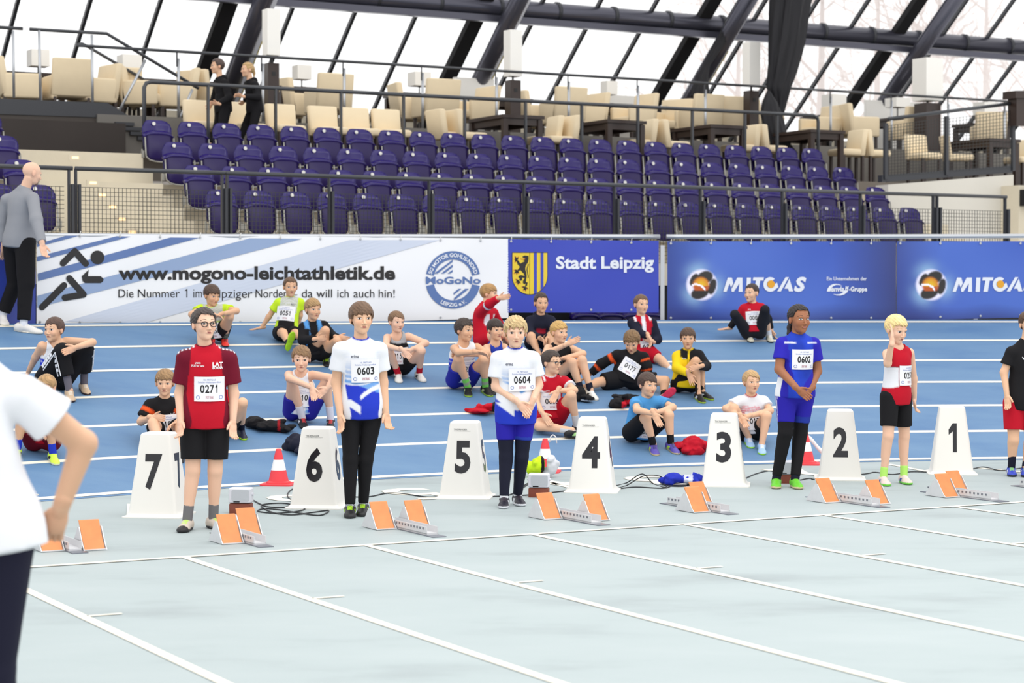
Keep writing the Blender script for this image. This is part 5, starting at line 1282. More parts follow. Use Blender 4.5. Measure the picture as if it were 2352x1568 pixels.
heap('jacket_heap','black and red jacket in front of number 0177','jacket',[(1420,925,.05,.09,.09,.06),(1440,918,.07,.11,.09,.06),(1458,920,.05,.09,.08,.06),(1412,930,.03,.05,.05,.04)],two(BKc,REDc,lambda V,x,n:(x>1428)&(V[:,2]-gz(V[:,0],V[:,1])<.085)),seed=7)
heap('shoulder_bag','black bag with white trim beside the blond boy','bag',[(1333,905,.07,.07,.09,.09),(1322,898,.09,.06,.08,.08),(1345,915,.04,.07,.06,.05)],two(BKc,srgb(230,230,230),lambda V,x,n:(np.abs(V[:,2]-gz(V[:,0],V[:,1])-.03)<.008)&(x>1335)),amp=.006,seed=8)
heap('red_cloth','red garment tossed between boxes 4 and 3','garment',[(1590,1022,.07,.12,.10,.09),(1570,1026,.03,.10,.10,.05),(1612,1024,.05,.09,.10,.07)],lambda V,x,n:np.array(srgb(196,18,42))[None]*(1-.08*n)[:,None],seed=9)
heap('blue_jacket','crumpled blue jacket left of box 3','jacket',[(1545,1098,.06,.08,.08,.06),(1565,1094,.09,.07,.07,.06),(1588,1100,.05,.09,.08,.05),(1600,1098,.06,.05,.06,.05)],two(srgb(38,54,180),srgb(214,216,236),lambda V,x,n:(np.abs(x-1582)<10)&(n>.1)),amp=.016,seed=10)
# ================================================================== people
import time; T_0=time.time()
WH=srgb(240,242,248); BK=srgb(26,25,28); NV=srgb(28,30,48); RY=srgb(40,62,200); RD=srgb(196,18,42); MR=srgb(112,14,40); NEON=srgb(206,240,50); LB=srgb(120,170,232); GR=srgb(150,152,158); OR=srgb(240,92,40); YE=srgb(248,212,30); SKYB=srgb(84,160,222)
def full(n,c): return np.tile(np.array(c,float),(n,1))
def H_(col,**k): d=dict(col=srgb(*col)); d.update(k); return d
BR=(88,64,48); DB=(62,46,40); BL=(206,172,118); LBR=(140,108,74); PB=(238,212,150)
def NK(t,a,b): return NKQ<1.24
def erima(t,a,b,par,wh,V):
    c=full(len(t),WH); k=np.clip((.74-t)/.30,0,1)[:,None]; c=np.array(WH)*(1-k)+np.array(LB)*k
    low=t<.30+.10*np.sin(a*9+.4); c[low]=RY
    for q,w in ((.60,.010),(.53,.010),(.46,.012),(.385,.012)):
        m=np.abs(t-(q+.5*a*a*8-.35*a))<w; c[m]=WH
    m=(np.abs(t-(.22-1.7*a-6*a*a))<.035)&(a<.02); c[m]=WH
    m=(np.abs(t-(.0+1.6*(a-.02)))<.06)&(a>.02)&(t<.16); c[m]=WH
    st_=np.abs(np.sin(t*90+a*8))<.2; m=st_&(t>.62)&(t<.85); c[m]=np.array(WH)*.75+np.array(LB)*.25
    c[wh>0]=WH; c[(b<-.02)&(wh==0)&(t>.3)]=WH
    c[NK(t,a,b)]=RY
    return c
def sp_red(t,a,b,par,wh,V):
    c=full(len(t),RD); c[wh>0]=MR; c[(np.abs(a)>.10+.03*(.9-t))&(t>.62)]=MR; c[NK(t,a,b)]=MR
    m=(t>.93)&(np.abs(a)>.07)&(np.sin(a*260)>.1)&(np.abs(b)<.03); c[m]=WH
    return c
def sing_wb(t,a,b,par,wh,V):
    c=full(len(t),WH); m=(t<.60)&(np.abs(a)>.075); c[m]=RY; m=(t<.55)&(np.abs(a)>.055)&(np.abs(a)<.075); c[m]=LB; m=(np.abs(np.sin(t*24))<.18)&(np.abs(a)>.05)&(t<.6); c[m]=WH
    return c
def plain(c1,**kw):
    def f(t,a,b,par,wh,V):
        c=full(len(t),c1)
        if 'collar' in kw: c[NK(t,a,b)]=kw['collar']
        if 'cuff' in kw: c[(wh>0)&(par>kw['cuff'][1])]=kw['cuff'][0]
        if 'sleeve' in kw: c[wh>0]=kw['sleeve']
        for q in kw.get('bands',()): c[(wh>0)&(par>q[1])&(par<q[2])]=q[0]
        for q in kw.get('tband',()): c[(t>q[1])&(t<q[2])&(wh==0)]=q[0]
        if 'side' in kw: c[(np.abs(a)>kw['side'][1])&(wh==0)]=kw['side'][0]
        return c
    return f
def neon(t,a,b,par,wh,V):
    c=full(len(t),NEON); m=(wh==0)&(np.abs(a)<.105)&(t>.55); c[m]=srgb(206,208,206); s=np.abs(np.sin(t*75+a*10))<.3; c[m&s]=srgb(176,184,140)
    m=(wh==0)&(np.abs(a)<.10)&(t<.34); c[m]=BK; c[NK(t,a,b)]=NEON; return c
def pinkish(t,a,b,par,wh,V):
    c=full(len(t),WH); m=(wh==0)&(t>.42)&(t<.80)&(np.sin(t*95+14*a*a*10+a*14)>.1); c[m]=srgb(236,120,140); c[NK(t,a,b)]=srgb(190,20,40); return c
def jk_blue(t,a,b,par,wh,V):
    c=full(len(t),BK); m=(wh==0)&(np.abs(a)>.045)&(np.abs(a)<.10)&(b>0)&(t>.2); c[m]=srgb(92,160,226); m=(wh==0)&(np.abs(np.abs(a)-.105)<.012)&(b>-.02)&(t>.4); c[m]=WH; m=(wh==0)&(np.abs(a)<.05)&(t<.5)&(b>0); c[m]=WH; c[m&(t<.25)]=BK; return c
def jk_or(t,a,b,par,wh,V):
    c=full(len(t),BK); c[(wh>0)&(par>.22)&(par<.42)]=OR; c[(wh>0)&(par>1.25)&(par<1.42)]=OR; return c
def tee_or(t,a,b,par,wh,V):
    c=full(len(t),BK); c[(wh>0)&(par>.24)&(par<.46)]=OR; return c
def jk_yel(t,a,b,par,wh,V):
    c=full(len(t),YE); m=(a<.015)&(t>.35); c[m]=BK; c[(wh==2)&(par<1.55)]=BK; m=(np.abs(a)<.09)&(t>.78)&(wh==0); c[m]=BK; c[(np.abs(a)<.009)&(b>0)]=YE; c[NK(t,a,b)]=YE; return c
def jk_red(t,a,b,par,wh,V):
    c=full(len(t),srgb(206,20,44)); c[(wh>0)&(par>.80)&(par<.95)]=WH; c[(np.abs(a)<.10)&(np.abs(a)>.04)&(t>.45)&(t<.75)&(b>0)]=WH; return c
def vest_red(t,a,b,par,wh,V):
    c=full(len(t),RD); c[wh>0]=NV; m=(np.abs(a)<.022)&(b>0)&(t>.3); c[m]=WH; m=(np.abs(a)>.075)&(np.abs(a)<.10)&(t>.90); c[m]=WH; return c
def charlie(t,a,b,par,wh,V):
    c=full(len(t),RD); c[NK(t,a,b)]=WH; c[(wh>0)&(par>.46)]=WH; m=(np.abs(a)>.08)&(t>.93)&(np.sin(a*160)>0)&(wh==0); c[m]=WH; return c
def girl_top(t,a,b,par,wh,V):
    c=full(len(t),srgb(46,40,178)); n=sines(V,26,8)+.5*sines(V,60,2); m=(wh==0)&(np.abs(a)<.11)&(b>0); c[m]=np.array(srgb(40,70,196))*(1+.35*n[m])[:,None]; m=(np.abs(t-.90)<.012)&(np.abs(a)>.05)&(np.abs(a)<.14)&(b>-.02); c[m]=WH; m=(a>.095)&(t<.30)&(b<.045); c[m]=WH; return np.clip(c,0,1)
def sing_red(t,a,b,par,wh,V):
    c=full(len(t),RD); m=(np.abs(a)>.06)&(t<.62)&(t>.20+.6*(.12-np.abs(a))); c[m]=WH; c[(t<.14)]=RD; c[(np.abs(t-.63)<.012)&(np.abs(a)>.06)]=MR; return c
def sing_gb(t,a,b,par,wh,V):
    c=full(len(t),BK); c[t>.80]=srgb(176,178,182); return c
def tight_ad(t,a,b,par,wh,V):
    P=srgb(44,36,170); c=full(len(t),P); 
    m=(np.abs(np.sin(b*190+.6))<.5)&(np.abs(b+.005)<.026)&(np.abs(a)>.06)&(wh==1); c[m]=WH
    n=sines(V,30,3); m=(wh==2)&(par>.55); c[m]=np.array(srgb(44,66,176))*(1+.3*n[m])[:,None]; return np.clip(c,0,1)
def cov(t,a,b,par,wh,V):
    c=full(len(t),BK); m=(wh>0)&(np.abs(np.sin((par)*16))>.25)&(np.abs(np.abs(a)-.10)<.02); 
    return c
def side_stripe(base,stripe,p0=.2,p1=1.8):
    def f(t,a,b,par,wh,V):
        c=full(len(t),base); return c
    return f
WHS=dict(main=srgb(236,232,226),sole=srgb(226,222,210),lace=srgb(250,250,250)); BKS=dict(main=BK,sole=srgb(60,58,58),lace=srgb(60,60,60)); NEO=srgb(186,240,40)
def hood(p,c):
    nk=p.D['neck']; k=p.k; A=np.array([p.r,p.f,p.u]); F_=Field(nk-.2,nk+.2,.008)
    F_.ell(nk-p.f*.055*k+p.u*.0,A,np.array([.085,.055,.06])*k); F_.cone(nk+p.r*.06*k-p.f*.02*k+p.u*.02*k,nk+p.r*.03*k+p.f*.05*k-p.u*.03*k,.026*k,.02*k,.02); F_.cone(nk-p.r*.06*k-p.f*.02*k+p.u*.02*k,nk-p.r*.03*k+p.f*.05*k-p.u*.03*k,.026*k,.02*k,.02)
    V,Q=F_.mesh(); obj('hood',mesh('hood',V-ORG[p.root.name],Q,True,col=np.tile(np.array(c),(len(V),1))),M_cloth,p.root)
def leg_stripes(p):
    D=p.D
    for s_,sd in (('r',1),('l',-1)):
        for a,b,n in ((s_+'h',s_+'k',5),(s_+'k',s_+'a',4)):
            A_,B_=D[a],D[b]; d=nrm(B_-A_); out=nrm(p.r*sd-d*((p.r*sd)@d)+np.array([0,-.25,0])); R=.112 if a[1]=='h' else .086; R2=.088 if a[1]=='h' else .074
            w=nrm(np.cross(d,out))
            for e in (-1,1):
                q=MB(); P0=A_+(B_-A_)*.35 if a[1]=='h' else A_; P1=B_ if a[1]=='h' else A_+(B_-A_)*.6
                r0=R if a[1]=='k' else .098; q.bar(P0+out*r0+w*.028*e,P1+out*R2+w*.028*e,.010,.006,up=out); q.build('side_stripe',M_logo,p.root)
            for i in range(n):
                kk=(.42+.5*i/n) if a[1]=='h' else (.08+.48*i/n); c=A_+(B_-A_)*kk+out*(R+(R2-R)*kk+.002); q=MB(); q.bar(c-d*.014,c+d*.014,.03,.006,up=out); q.build('side_print',M_logo,p.root)
ALLP=[]
def P(*a,**k): ALLP.append(person(*a,**k))
ER=('erima',.05,.80,.055,.022,M_navy,dict(bold=.01))
# ---- on the start line
P('boy with glasses in red shirt, number 0271, standing by box 7',H=1.5,seat=False,hip=(471,957),neck=(472,800,-.02),head=(469,745,-.03),yaw=22,pitch=-4,hh=.218,rs=(424,817,-.03),ls=(525,817,.03),re=(413,905,.03),le=(537,905,.03),rw=(415,968,-.10),lw=(535,966,-.06),rk=(443,1081,-.02),lk=(494,1081,0),ra=(430,1193),la=(490,1189),rt=(406,1222),lt=(511,1211),hq=True,skin=SKP,fat=1.02,
  hair=H_((70,60,56),zf=.30,vol=.035,sweep=.15,zs=.05,jag=.02,strand=.02),glasses=True,shirt=dict(col=sp_red,sleeve=.70,loose=.02,hem=-.15,flare=.012,wr=.004),shorts=dict(col=BK,leg=.78,loose=.014,flare=.014,top=.1),sock=(srgb(120,118,120),.10),shoe=dict(main=srgb(214,200,186),sole=srgb(40,38,40),lace=NEO,toe=srgb(40,38,40)),bib=dict(n='0271',t=.43,a=-.022),
  logos=[('JAKO',.055,.80,.04,.014,M_logo,dict(bold=.03)),('SPORT for Teams',.055,.765,.085,.014,M_logo,dict(bold=.02)),('LAT',-.075,.785,.072,.03,M_logo,dict(bold=.04)),('BORNA',-.075,.735,.072,.018,M_logo,dict(bold=.04))],hand_r=dict(curl=.7,thumb=(.6,.1,-.6)),hand_l=dict(curl=.6,thumb=(-.6,.1,-.6)))
P('boy in white and blue shirt, number 0603, standing by box 6',H=1.56,seat=False,hip=(830,938),neck=(828,785,-.02),head=(830,731,-.03),yaw=14,hh=.225,rs=(781,798,-.03),ls=(873,798,.03),re=(772,878,.03),le=(880,878,.04),rw=(781,952,-.09),lw=(887,948,-.05),rk=(805,1055,-.02),lk=(840,1055,0),ra=(804,1161),la=(834,1157),rt=(804,1199),lt=(828,1187),hq=True,skin=SK1,fat=.92,
  hair=H_((108,82,62),zf=.13,vol=.05,jag=.06,zs=-.02),shirt=dict(col=erima,sleeve=.62,loose=.018,hem=-.14,flare=.01,wr=.004),shorts=dict(col=BK,leg=1.97,loose=.004,name='leggings',top=.1),sock=(srgb(210,210,220),.12,srgb(60,60,84),500),shoe=dict(main=BK,sole=srgb(46,44,46),lace=NEO,side=NEO),bib=dict(n='0603',t=.58,a=-.02),logos=[ER],hand_r=dict(curl=.45,thumb=(.6,.1,-.6)),hand_l=dict(curl=.8,thumb=(-.6,.1,-.6)))
P('blond boy in white and blue shirt, number 0604, wearing a black watch by box 5',H=1.45,seat=False,hip=(1184,944),neck=(1183,806,-.02),head=(1184,763,-.03),yaw=4,pitch=3,hh=.228,rs=(1142,819,-.01),ls=(1225,819,.01),re=(1139,888,.0),le=(1237,884,.02),rw=(1190,924,-.14),lw=(1222,924,-.14),rk=(1162,1050,-.02),lk=(1198,1050,0),ra=(1158,1142),la=(1189,1137),rt=(1151,1171),lt=(1219,1167),hq=True,skin=SKP,fat=.98,
  hair=H_((204,176,128),zf=.17,vol=.05,jag=.08,zs=0,strand=.022),shirt=dict(col=erima,sleeve=.66,loose=.02,hem=-.20,flare=.014,wr=.004),shorts=dict(col=tight_ad,leg=.62,loose=.009,name='shorts',top=.05),legs2=dict(col=NV,leg=1.97,loose=.0035,name='leggings',start=.58),sock=(WH,.08),shoe=dict(main=srgb(30,28,44),sole=WH,lace=srgb(60,50,60),side=WH),bib=dict(n='0604',t=.54,a=-.045),logos=[ER],
  hand_r=dict(tip=(1217,952,-.02),curl=.5,thumb=(.2,1)),hand_l=dict(tip=(1206,956,-.02),curl=.6,thumb=(-.2,1)))
P('girl with braided dark hair in blue kit, number 0602, left of box 2',H=1.53,seat=False,hip=(1826,906),neck=(1831,772,-.02),head=(1836,733,-.03),yaw=30,pitch=0,hh=.232,rs=(1796,785,-.05),ls=(1870,786,.05),re=(1790,848,-.04),le=(1877,852,.03),rw=(1832,893,-.17),lw=(1862,893,-.14),rk=(1804,994,-.03),lk=(1838,994,.02),ra=(1783,1098),la=(1826,1099),rt=(1781,1135),lt=(1857,1127),hq=True,skin=SKB,fat=1.16,
  hair=H_((44,36,36),zf=.33,yc=.10,vol=.03,jag=.015,zs=.08,zb=-.25,sweep=0,strand=.02,pony=[(.10,-.40,-.05),(.14,-.46,-.3),(.16,-.42,-.52),(.15,-.38,-.72)],pr=.075),shirt=dict(col=girl_top,sleeve=.60,loose=.012,hem=-.02,wr=.003),shorts=dict(col=tight_ad,leg=.72,loose=.006,name='shorts',top=.2),legs2=dict(col=BK,leg=1.93,loose=.004,name='leggings',start=.68),sock=(NV,.1),shoe=dict(main=srgb(110,206,50),sole=srgb(220,200,160),lace=srgb(120,220,60)),bib=dict(n='0602',t=.62,a=-.012),
  hand_r=dict(tip=(1861,915,-.02),curl=.7,thumb=(.2,.9)),hand_l=dict(tip=(1841,913,-.05),curl=.8,thumb=(-.2,.9)))
P('very blond boy in red singlet, number 0251, holding his head by box 1',H=1.43,seat=False,hip=(2058,911),neck=(2064,799,-.02),head=(2059,756,-.02),yaw=42,pitch=16,hh=.228,rs=(2037,808,-.06),ls=(2090,806,.08),re=(2039,834,-.13),le=(2098,870,.10),rw=(2049,783,'n'),lw=(2100,914,.02),rk=(2040,1002,-.04),lk=(2077,1002,.03),ra=(2029,1094),la=(2076,1091),rt=(2060,1121),lt=(2110,1115),hq=True,skin=SKP,fat=.92,
  hair=H_((240,214,150),zf=.24,vol=.04,zs=-.04,jag=.05),shirt=dict(col=sing_red,sleeve=0,loose=.012,hem=-.14,flare=.008,low=.6),shorts=dict(col=BK,leg=.74,loose=.010,flare=.008,top=.1),sock=(srgb(190,246,120),.085),shoe=dict(main=srgb(232,212,204),sole=srgb(120,220,70),lace=srgb(250,220,224),side=srgb(50,80,180)),bib=dict(n='0251',t=.46,a=-.045),hand_r=dict(tip=(2050,735,.06),curl=.25,thumb=(.3,0,1)),hand_l=dict(curl=.7,thumb=(-.2,.1,-.8)))
P('boy in black shirt and red shorts cut off by the right picture edge',H=1.47,seat=False,hip=(2346,925),neck=(2356,787,-.02),head=(2364,744,-.03),yaw=20,hh=.222,rs=(2323,806,-.03),ls=(2392,805,.03),re=(2306,855,.0),le=(2400,855,.03),rw=(2313,908,-.06),lw=(2398,905,-.04),rk=(2328,1010,-.02),lk=(2366,1010,0),ra=(2323,1073),la=(2355,1074),rt=(2336,1107),lt=(2366,1108),hq=True,skin=SK1,fat=.98,
  hair=H_(BR,zf=.2,vol=.04),shirt=dict(col=BK,sleeve=.62,loose=.015,hem=-.1,flare=.008),shorts=dict(col=RD,leg=.72,loose=.016,flare=.012,top=.05),sock=(NV,.14),shoe=dict(main=srgb(48,70,190),sole=srgb(40,46,70),lace=srgb(170,240,80),side=WH),hand_r=dict(curl=.6,thumb=(.6,.1,-.6)),logos=[('W',.05,.75,.035,.025,M_logo,dict(bold=.03))])
# ---- sitting on the blue curve
P('boy in white and blue singlet and black striped trousers, sitting far left',H=1.55,hip=(124,870),neck=(130,793,-.05),head=(124,757,-.03),yaw=-38,hh=.228,rs=(97,790,-.05),ls=(152,780,.04),re=(82,820,.10),le=(212,786,-.12),rw=(66,852,.10),lw=(174,798,-.20),rk=(143,808,'n'),lk=(195,803,'n'),ra=(160,896),la=(193,880),rt=(168,925),lt=(209,912),skin=SK1,hair=H_((92,70,60),zf=.24,vol=.03,zs=.03),
  shirt=dict(col=sing_wb,sleeve=0,loose=.01,hem=.0,low=.4),shorts=dict(col=BK,leg=1.62,loose=.024,name='trousers',flare=.012),sock=(srgb(110,106,116),.14),shoe=dict(main=srgb(212,186,156),sole=srgb(60,40,40),lace=srgb(236,228,216)),hand_l=dict(tip=(154,806,-.02),curl=.7,thumb=(-.2,.8)),hand_r=dict(curl=.2),bib=None,
  extra=lambda p:leg_stripes(p))
P('blond boy mostly hidden behind the man in the white shirt',H=1.4,hip=(98,1012),neck=(102,930,-.05),head=(106,890,-.02),yaw=-30,pitch=15,rs=(76,938,0),ls=(128,938,0),re=(66,975,-.05),le=(136,972,-.08),rw=(90,990,-.12),lw=(112,985,-.12),rk=(48,962,'n'),lk=(112,966,'n'),ra=(40,1030),la=(122,1040),rt=(30,1062),lt=(132,1068),skin=SK2,hair=H_((176,140,96),zf=.22,vol=.03),shirt=dict(col=RD,sleeve=.6,loose=.012),shorts=dict(col=srgb(120,14,36),leg=.6,loose=.016),sock=(RY,.09),shoe=dict(main=srgb(214,250,80),sole=srgb(220,220,200),lace=srgb(214,250,80),side=BK))
P('boy in black and orange shirt, number 0180, hugging his knee behind box 7',H=1.45,hip=(382,990),neck=(376,919,-.06),head=(379,879,-.03),yaw=-6,pitch=4,hh=.222,rs=(344,926,-.02),ls=(412,924,.02),re=(324,968,-.06),le=(428,965,-.06),rw=(350,958,-.20),lw=(400,975,-.2),rk=(352,972,'n'),lk=(414,972,'n'),ra=(372,1035),la=(412,1035),rt=(372,1060),lt=(414,1060),skin=SK1,fat=1.05,hair=H_((158,124,86),zf=.17,vol=.05,strand=.02),shirt=dict(col=tee_or,sleeve=.72,loose=.015),shorts=dict(col=BK,leg=.55,loose=.014),shoe=BKS,bib=dict(n='0180',t=.34,a=-.02),logos=[('erima',.055,.66,.04,.018,M_logo),('LAC',-.06,.60,.06,.028,M_logo)],hand_r=dict(tip=(372,960,-.02),curl=.5,thumb=(.1,1)))
P('boy in red with only his bent leg showing behind the boy in the red shirt',H=1.42,hip=(508,978),neck=(492,898,-.05),head=(484,858,-.03),yaw=10,rs=(464,906,0),ls=(520,904,0),re=(462,945,-.05),le=(535,940,-.05),rw=(480,960,-.15),lw=(525,950,-.15),rk=(470,945,'n'),lk=(557,925,'n'),ra=(480,1003),la=(554,984),rt=(478,1024),lt=(569,1018),skin=SK1,hair=H_(BR),shirt=dict(col=RD,sleeve=.6,loose=.012),shorts=dict(col=BK,leg=.35,loose=.01),sock=(NV,.10),shoe=dict(main=srgb(36,38,62),sole=srgb(190,240,60),lace=srgb(40,42,70)))
P('boy in neon shirt with number ending 50, arms folded on his knees',H=1.42,hip=(492,766),neck=(489,708,-.07),head=(487,678,-.03),yaw=34,pitch=12,hh=.218,rs=(461,706,-.02),ls=(517,706,.02),re=(440,722,-.14),le=(543,714,-.14),rw=(490,722,-.22),lw=(506,722,-.22),rk=(470,731,'n'),lk=(527,727,'n'),ra=(486,777),la=(516,776),rt=(484,793),lt=(517,790),skin=SK2,hair=H_((84,64,52),zf=.16,vol=.045),shirt=dict(col=neon,sleeve=.5,loose=.012),shorts=dict(col=BK,leg=.5,loose=.012),sock=(srgb(120,130,120),.10,srgb(40,60,50),260),shoe=dict(main=srgb(244,60,50),sole=BK,lace=BK),bib=dict(n='0050',t=.22),hand_r=dict(tip=(508,727,-.02),curl=.5),hand_l=dict(tip=(490,730,-.02),curl=.6))
P('boy in neon shirt, number 0051, leaning back on his hand',H=1.32,hip=(657,764),neck=(666,686,.08),head=(667,659,-.02),yaw=10,pitch=3,hh=.213,rs=(640,692,0),ls=(690,692,0),re=(617,728,.02),le=(689,724,.03),rw=(601,752,0),lw=(684,750,.05),rk=(651,764,'n'),lk=(683,767,'n'),ra=(662,788,'n'),la=(697,780,'n'),rt=(668,772,-.03,1),lt=(701,765,-.03,1),skin=SK2,hair=H_((104,78,58),zf=.28,vol=.025,zs=.05),shirt=dict(col=neon,sleeve=.55,loose=.013),shorts=dict(col=BK,leg=.55,loose=.016),sock=(BK,.05),shoe=dict(main=BK,sole=srgb(186,236,40),lace=NEO),bib=dict(n='0051',t=.52,a=.02),logos=[('BSV',-.06,.80,.045,.02,M_ink)],hand_r=dict(tip=(576,758,-.02),curl=.1,thumb=(0,-.2,-1)),bend=0)
P('boy in black and light blue jacket holding his knee',H=1.42,hip=(724,812),neck=(716,741,-.04),head=(719,711,-.03),yaw=26,hh=.218,rs=(696,749,-.03),ls=(744,745,.04),re=(695,781,-.08),le=(765,774,-.04),rw=(727,778,-.20),lw=(776,774,-.16),rk=(747,759,'n'),lk=(774,783,'n'),ra=(750,821),la=(779,824),rt=(754,845),lt=(790,846),skin=SK2,hair=H_((172,138,94),zf=.20,vol=.045,top=.02,zs=.08,strand=.02,sweep=-.2),shirt=dict(col=jk_blue,sleeve=1.92,loose=.016,name='jacket'),shorts=dict(col=BK,leg=.45,loose=.014),sock=(srgb(190,246,110),.14),shoe=dict(main=BK,sole=BK,lace=NEO,side=NEO),hand_r=dict(tip=(752,775,-.03),curl=.6,thumb=(0,1)),hand_l=dict(tip=(789,777,-.02),curl=.5,thumb=(0,1)))
P('boy in white and blue singlet, number 0210, sitting behind box 6',H=1.5,hip=(690,944),neck=(692,858,-.06),head=(692,824,-.04),yaw=0,pitch=8,hh=.232,rs=(663,857,0),ls=(718,857,0),re=(664,868,'n'),le=(765,868,'n'),rw=(716,890,'n'),lw=(752,891,-.03),rk=(671,879,'n'),lk=(750,877,'n'),ra=(695,959),la=(760,962),rt=(702,984),lt=(758,985),skin=SKP,hair=H_((142,110,78),zf=.2,vol=.045,sweep=.2,strand=.02),shirt=dict(col=sing_wb,sleeve=0,loose=.01,low=.5,hem=.0),shorts=dict(col=srgb(44,42,160),leg=.55,loose=.012),sock=(srgb(228,226,236),.13),shoe=dict(main=BK,sole=BK,lace=srgb(220,60,60),side=WH),bib=dict(n='0210',t=.42,a=-.01),hand_r=dict(tip=(722,914,-.04),curl=.4,thumb=(.6,.3)),hand_l=dict(tip=(730,909,-.03),curl=.6,thumb=(-.3,.8)))
P('boy in grey and black singlet, number starting 015, hands clasped in front',H=1.45,hip=(910,842),neck=(913,770,-.07),head=(911,739,-.04),yaw=28,pitch=3,hh=.218,rs=(889,772,-.02),ls=(938,769,.03),re=(886,794,'n'),le=(978,788,-.1),rw=(925,804,-.12),lw=(943,804,-.12),rk=(893,804,'n'),lk=(967,806,'n'),ra=(915,857),la=(963,855),rt=(920,884),lt=(979,878),skin=SKP,hair=H_((128,98,72),zf=.22,vol=.03,sweep=.25),shirt=dict(col=sing_gb,sleeve=0,loose=.01,low=.7,hem=.0),shorts=dict(col=BK,leg=.5,loose=.014),sock=(RD,.085),shoe=dict(WHS,side=BK),bib=dict(n='0152',t=.42,a=-.01),hand_r=dict(tip=(941,819,-.03),curl=.6,thumb=(.3,.8)),hand_l=dict(tip=(930,813,-.03),curl=.7,thumb=(-.3,.8)))
P('dark-haired boy in white and blue singlet, number 0212, arms crossed on his knees',H=1.5,hip=(1060,871),neck=(1064,790,-.07),head=(1067,758,-.04),yaw=48,pitch=3,hh=.228,rs=(1043,797,-.05),ls=(1096,794,.05),re=(1052,809,'n'),le=(1117,811,-.14),rw=(1095,808,-.08),lw=(1068,814,-.06),rk=(1053,824,'n'),lk=(1111,826,'n'),ra=(1075,888),la=(1115,887),rt=(1079,917),lt=(1128,908),skin=SK2,fat=1.06,hair=H_((64,52,46),zf=.24,vol=.045,strand=.022,zs=-.02),shirt=dict(col=sing_wb,sleeve=0,loose=.01,low=.5,hem=.0),shorts=dict(col=srgb(40,46,160),leg=.6,loose=.012),sock=(srgb(150,160,140),.12,srgb(120,210,90),90),shoe=dict(main=BK,sole=srgb(150,190,60),lace=BK,side=srgb(210,220,160)),bib=dict(n='0212',t=.36,a=-.02),hand_r=dict(tip=(1118,813,-.01),curl=.6),hand_l=dict(tip=(1044,818,-.01),curl=.5,thumb=(0,1)))
P('boy in red jacket pointing to the right, seen from the side',H=1.45,hip=(1113,782),neck=(1114,702,0),head=(1124,674,.0),yaw=72,hh=.215,rs=(1105,714,-.11),ls=(1134,716,.13),re=(1124,698,-.20),le=(1150,750,.15),rw=(1146,684,-.12),lw=(1158,778,-.05),rk=(1140,768,-.12),lk=(1165,766,.1),ra=(1152,806),la=(1178,800),rt=(1172,812),lt=(1196,806),skin=SK1,hair=H_((176,136,86),zf=.15,vol=.035,zs=-.02),shirt=dict(col=jk_red,sleeve=1.92,loose=.02,name='jacket'),shorts=dict(col=RD,leg=.6,loose=.014),shoe=BKS,hand_r=dict(tip=(1174,680,-.05),curl=.25,thumb=(0,.6)),hand_l=dict(curl=.5))
P('dark-haired boy in blue singlet partly hidden behind number 0604',H=1.42,hip=(1138,858),neck=(1138,788,-.06),head=(1138,757,-.03),yaw=32,pitch=4,hh=.215,rs=(1117,796,-.03),ls=(1158,794,.03),re=(1122,816,'n'),le=(1176,815,-.1),rw=(1150,822,-.10),lw=(1160,824,-.1),rk=(1126,824,'n'),lk=(1168,828,'n'),ra=(1131,884),la=(1166,880),rt=(1134,903),lt=(1172,900),skin=SK1,hair=H_((58,46,42),zf=.17,vol=.04,zs=-.02),shirt=dict(col=srgb(44,66,180),sleeve=0,loose=.01,low=.6,hem=0.),shorts=dict(col=NV,leg=.5,loose=.012),shoe=BKS)
P('boy in navy hooded jacket below the city banner',H=1.45,hip=(1237,786),neck=(1242,727,-.06),head=(1243,696,-.03),yaw=16,hh=.218,rs=(1217,734,-.02),ls=(1266,733,.02),re=(1217,764,-.10),le=(1270,760,-.10),rw=(1241,777,-.22),lw=(1256,778,-.22),rk=(1220,772,'n'),lk=(1266,770,'n'),ra=(1238,814),la=(1264,815),rt=(1241,832),lt=(1268,832),skin=SK2,hair=H_((72,58,52),zf=.30,vol=.02,top=.04,zs=.06,strand=.02),shirt=dict(col=plain(srgb(30,32,50),tband=((srgb(150,20,44),.42,.60),),side=(srgb(30,32,50),.055)),sleeve=1.9,loose=.018,name='jacket'),shorts=dict(col=NV,leg=.45,loose=.012),shoe=BKS,extra=lambda p:hood(p,srgb(30,32,50)))
P('blond boy in black shirt stretching out a flat hand',H=1.5,hip=(1290,868),neck=(1281,795,-.06),head=(1285,763,-.03),yaw=36,hh=.225,rs=(1258,796,-.04),ls=(1314,798,.05),re=(1253,812,'n'),le=(1339,812,-.12),rw=(1303,790,-.10),lw=(1296,822,-.12),rk=(1314,832,'n'),lk=(1337,827,'n'),ra=(1334,893),la=(1357,896),rt=(1347,918),lt=(1374,920),skin=SK1,hair=H_((206,166,100),zf=.2,vol=.04,zs=.06,sweep=-.15,strand=.02),shirt=dict(col=BK,sleeve=0,loose=.012,hem=0.),shorts=dict(col=BK,leg=.45,loose=.012),sock=(NV,.08),shoe=dict(WHS,side=BK),hand_r=dict(tip=(1337,775,-.03),curl=.12,thumb=(.3,.9)),hand_l=dict(curl=.5))
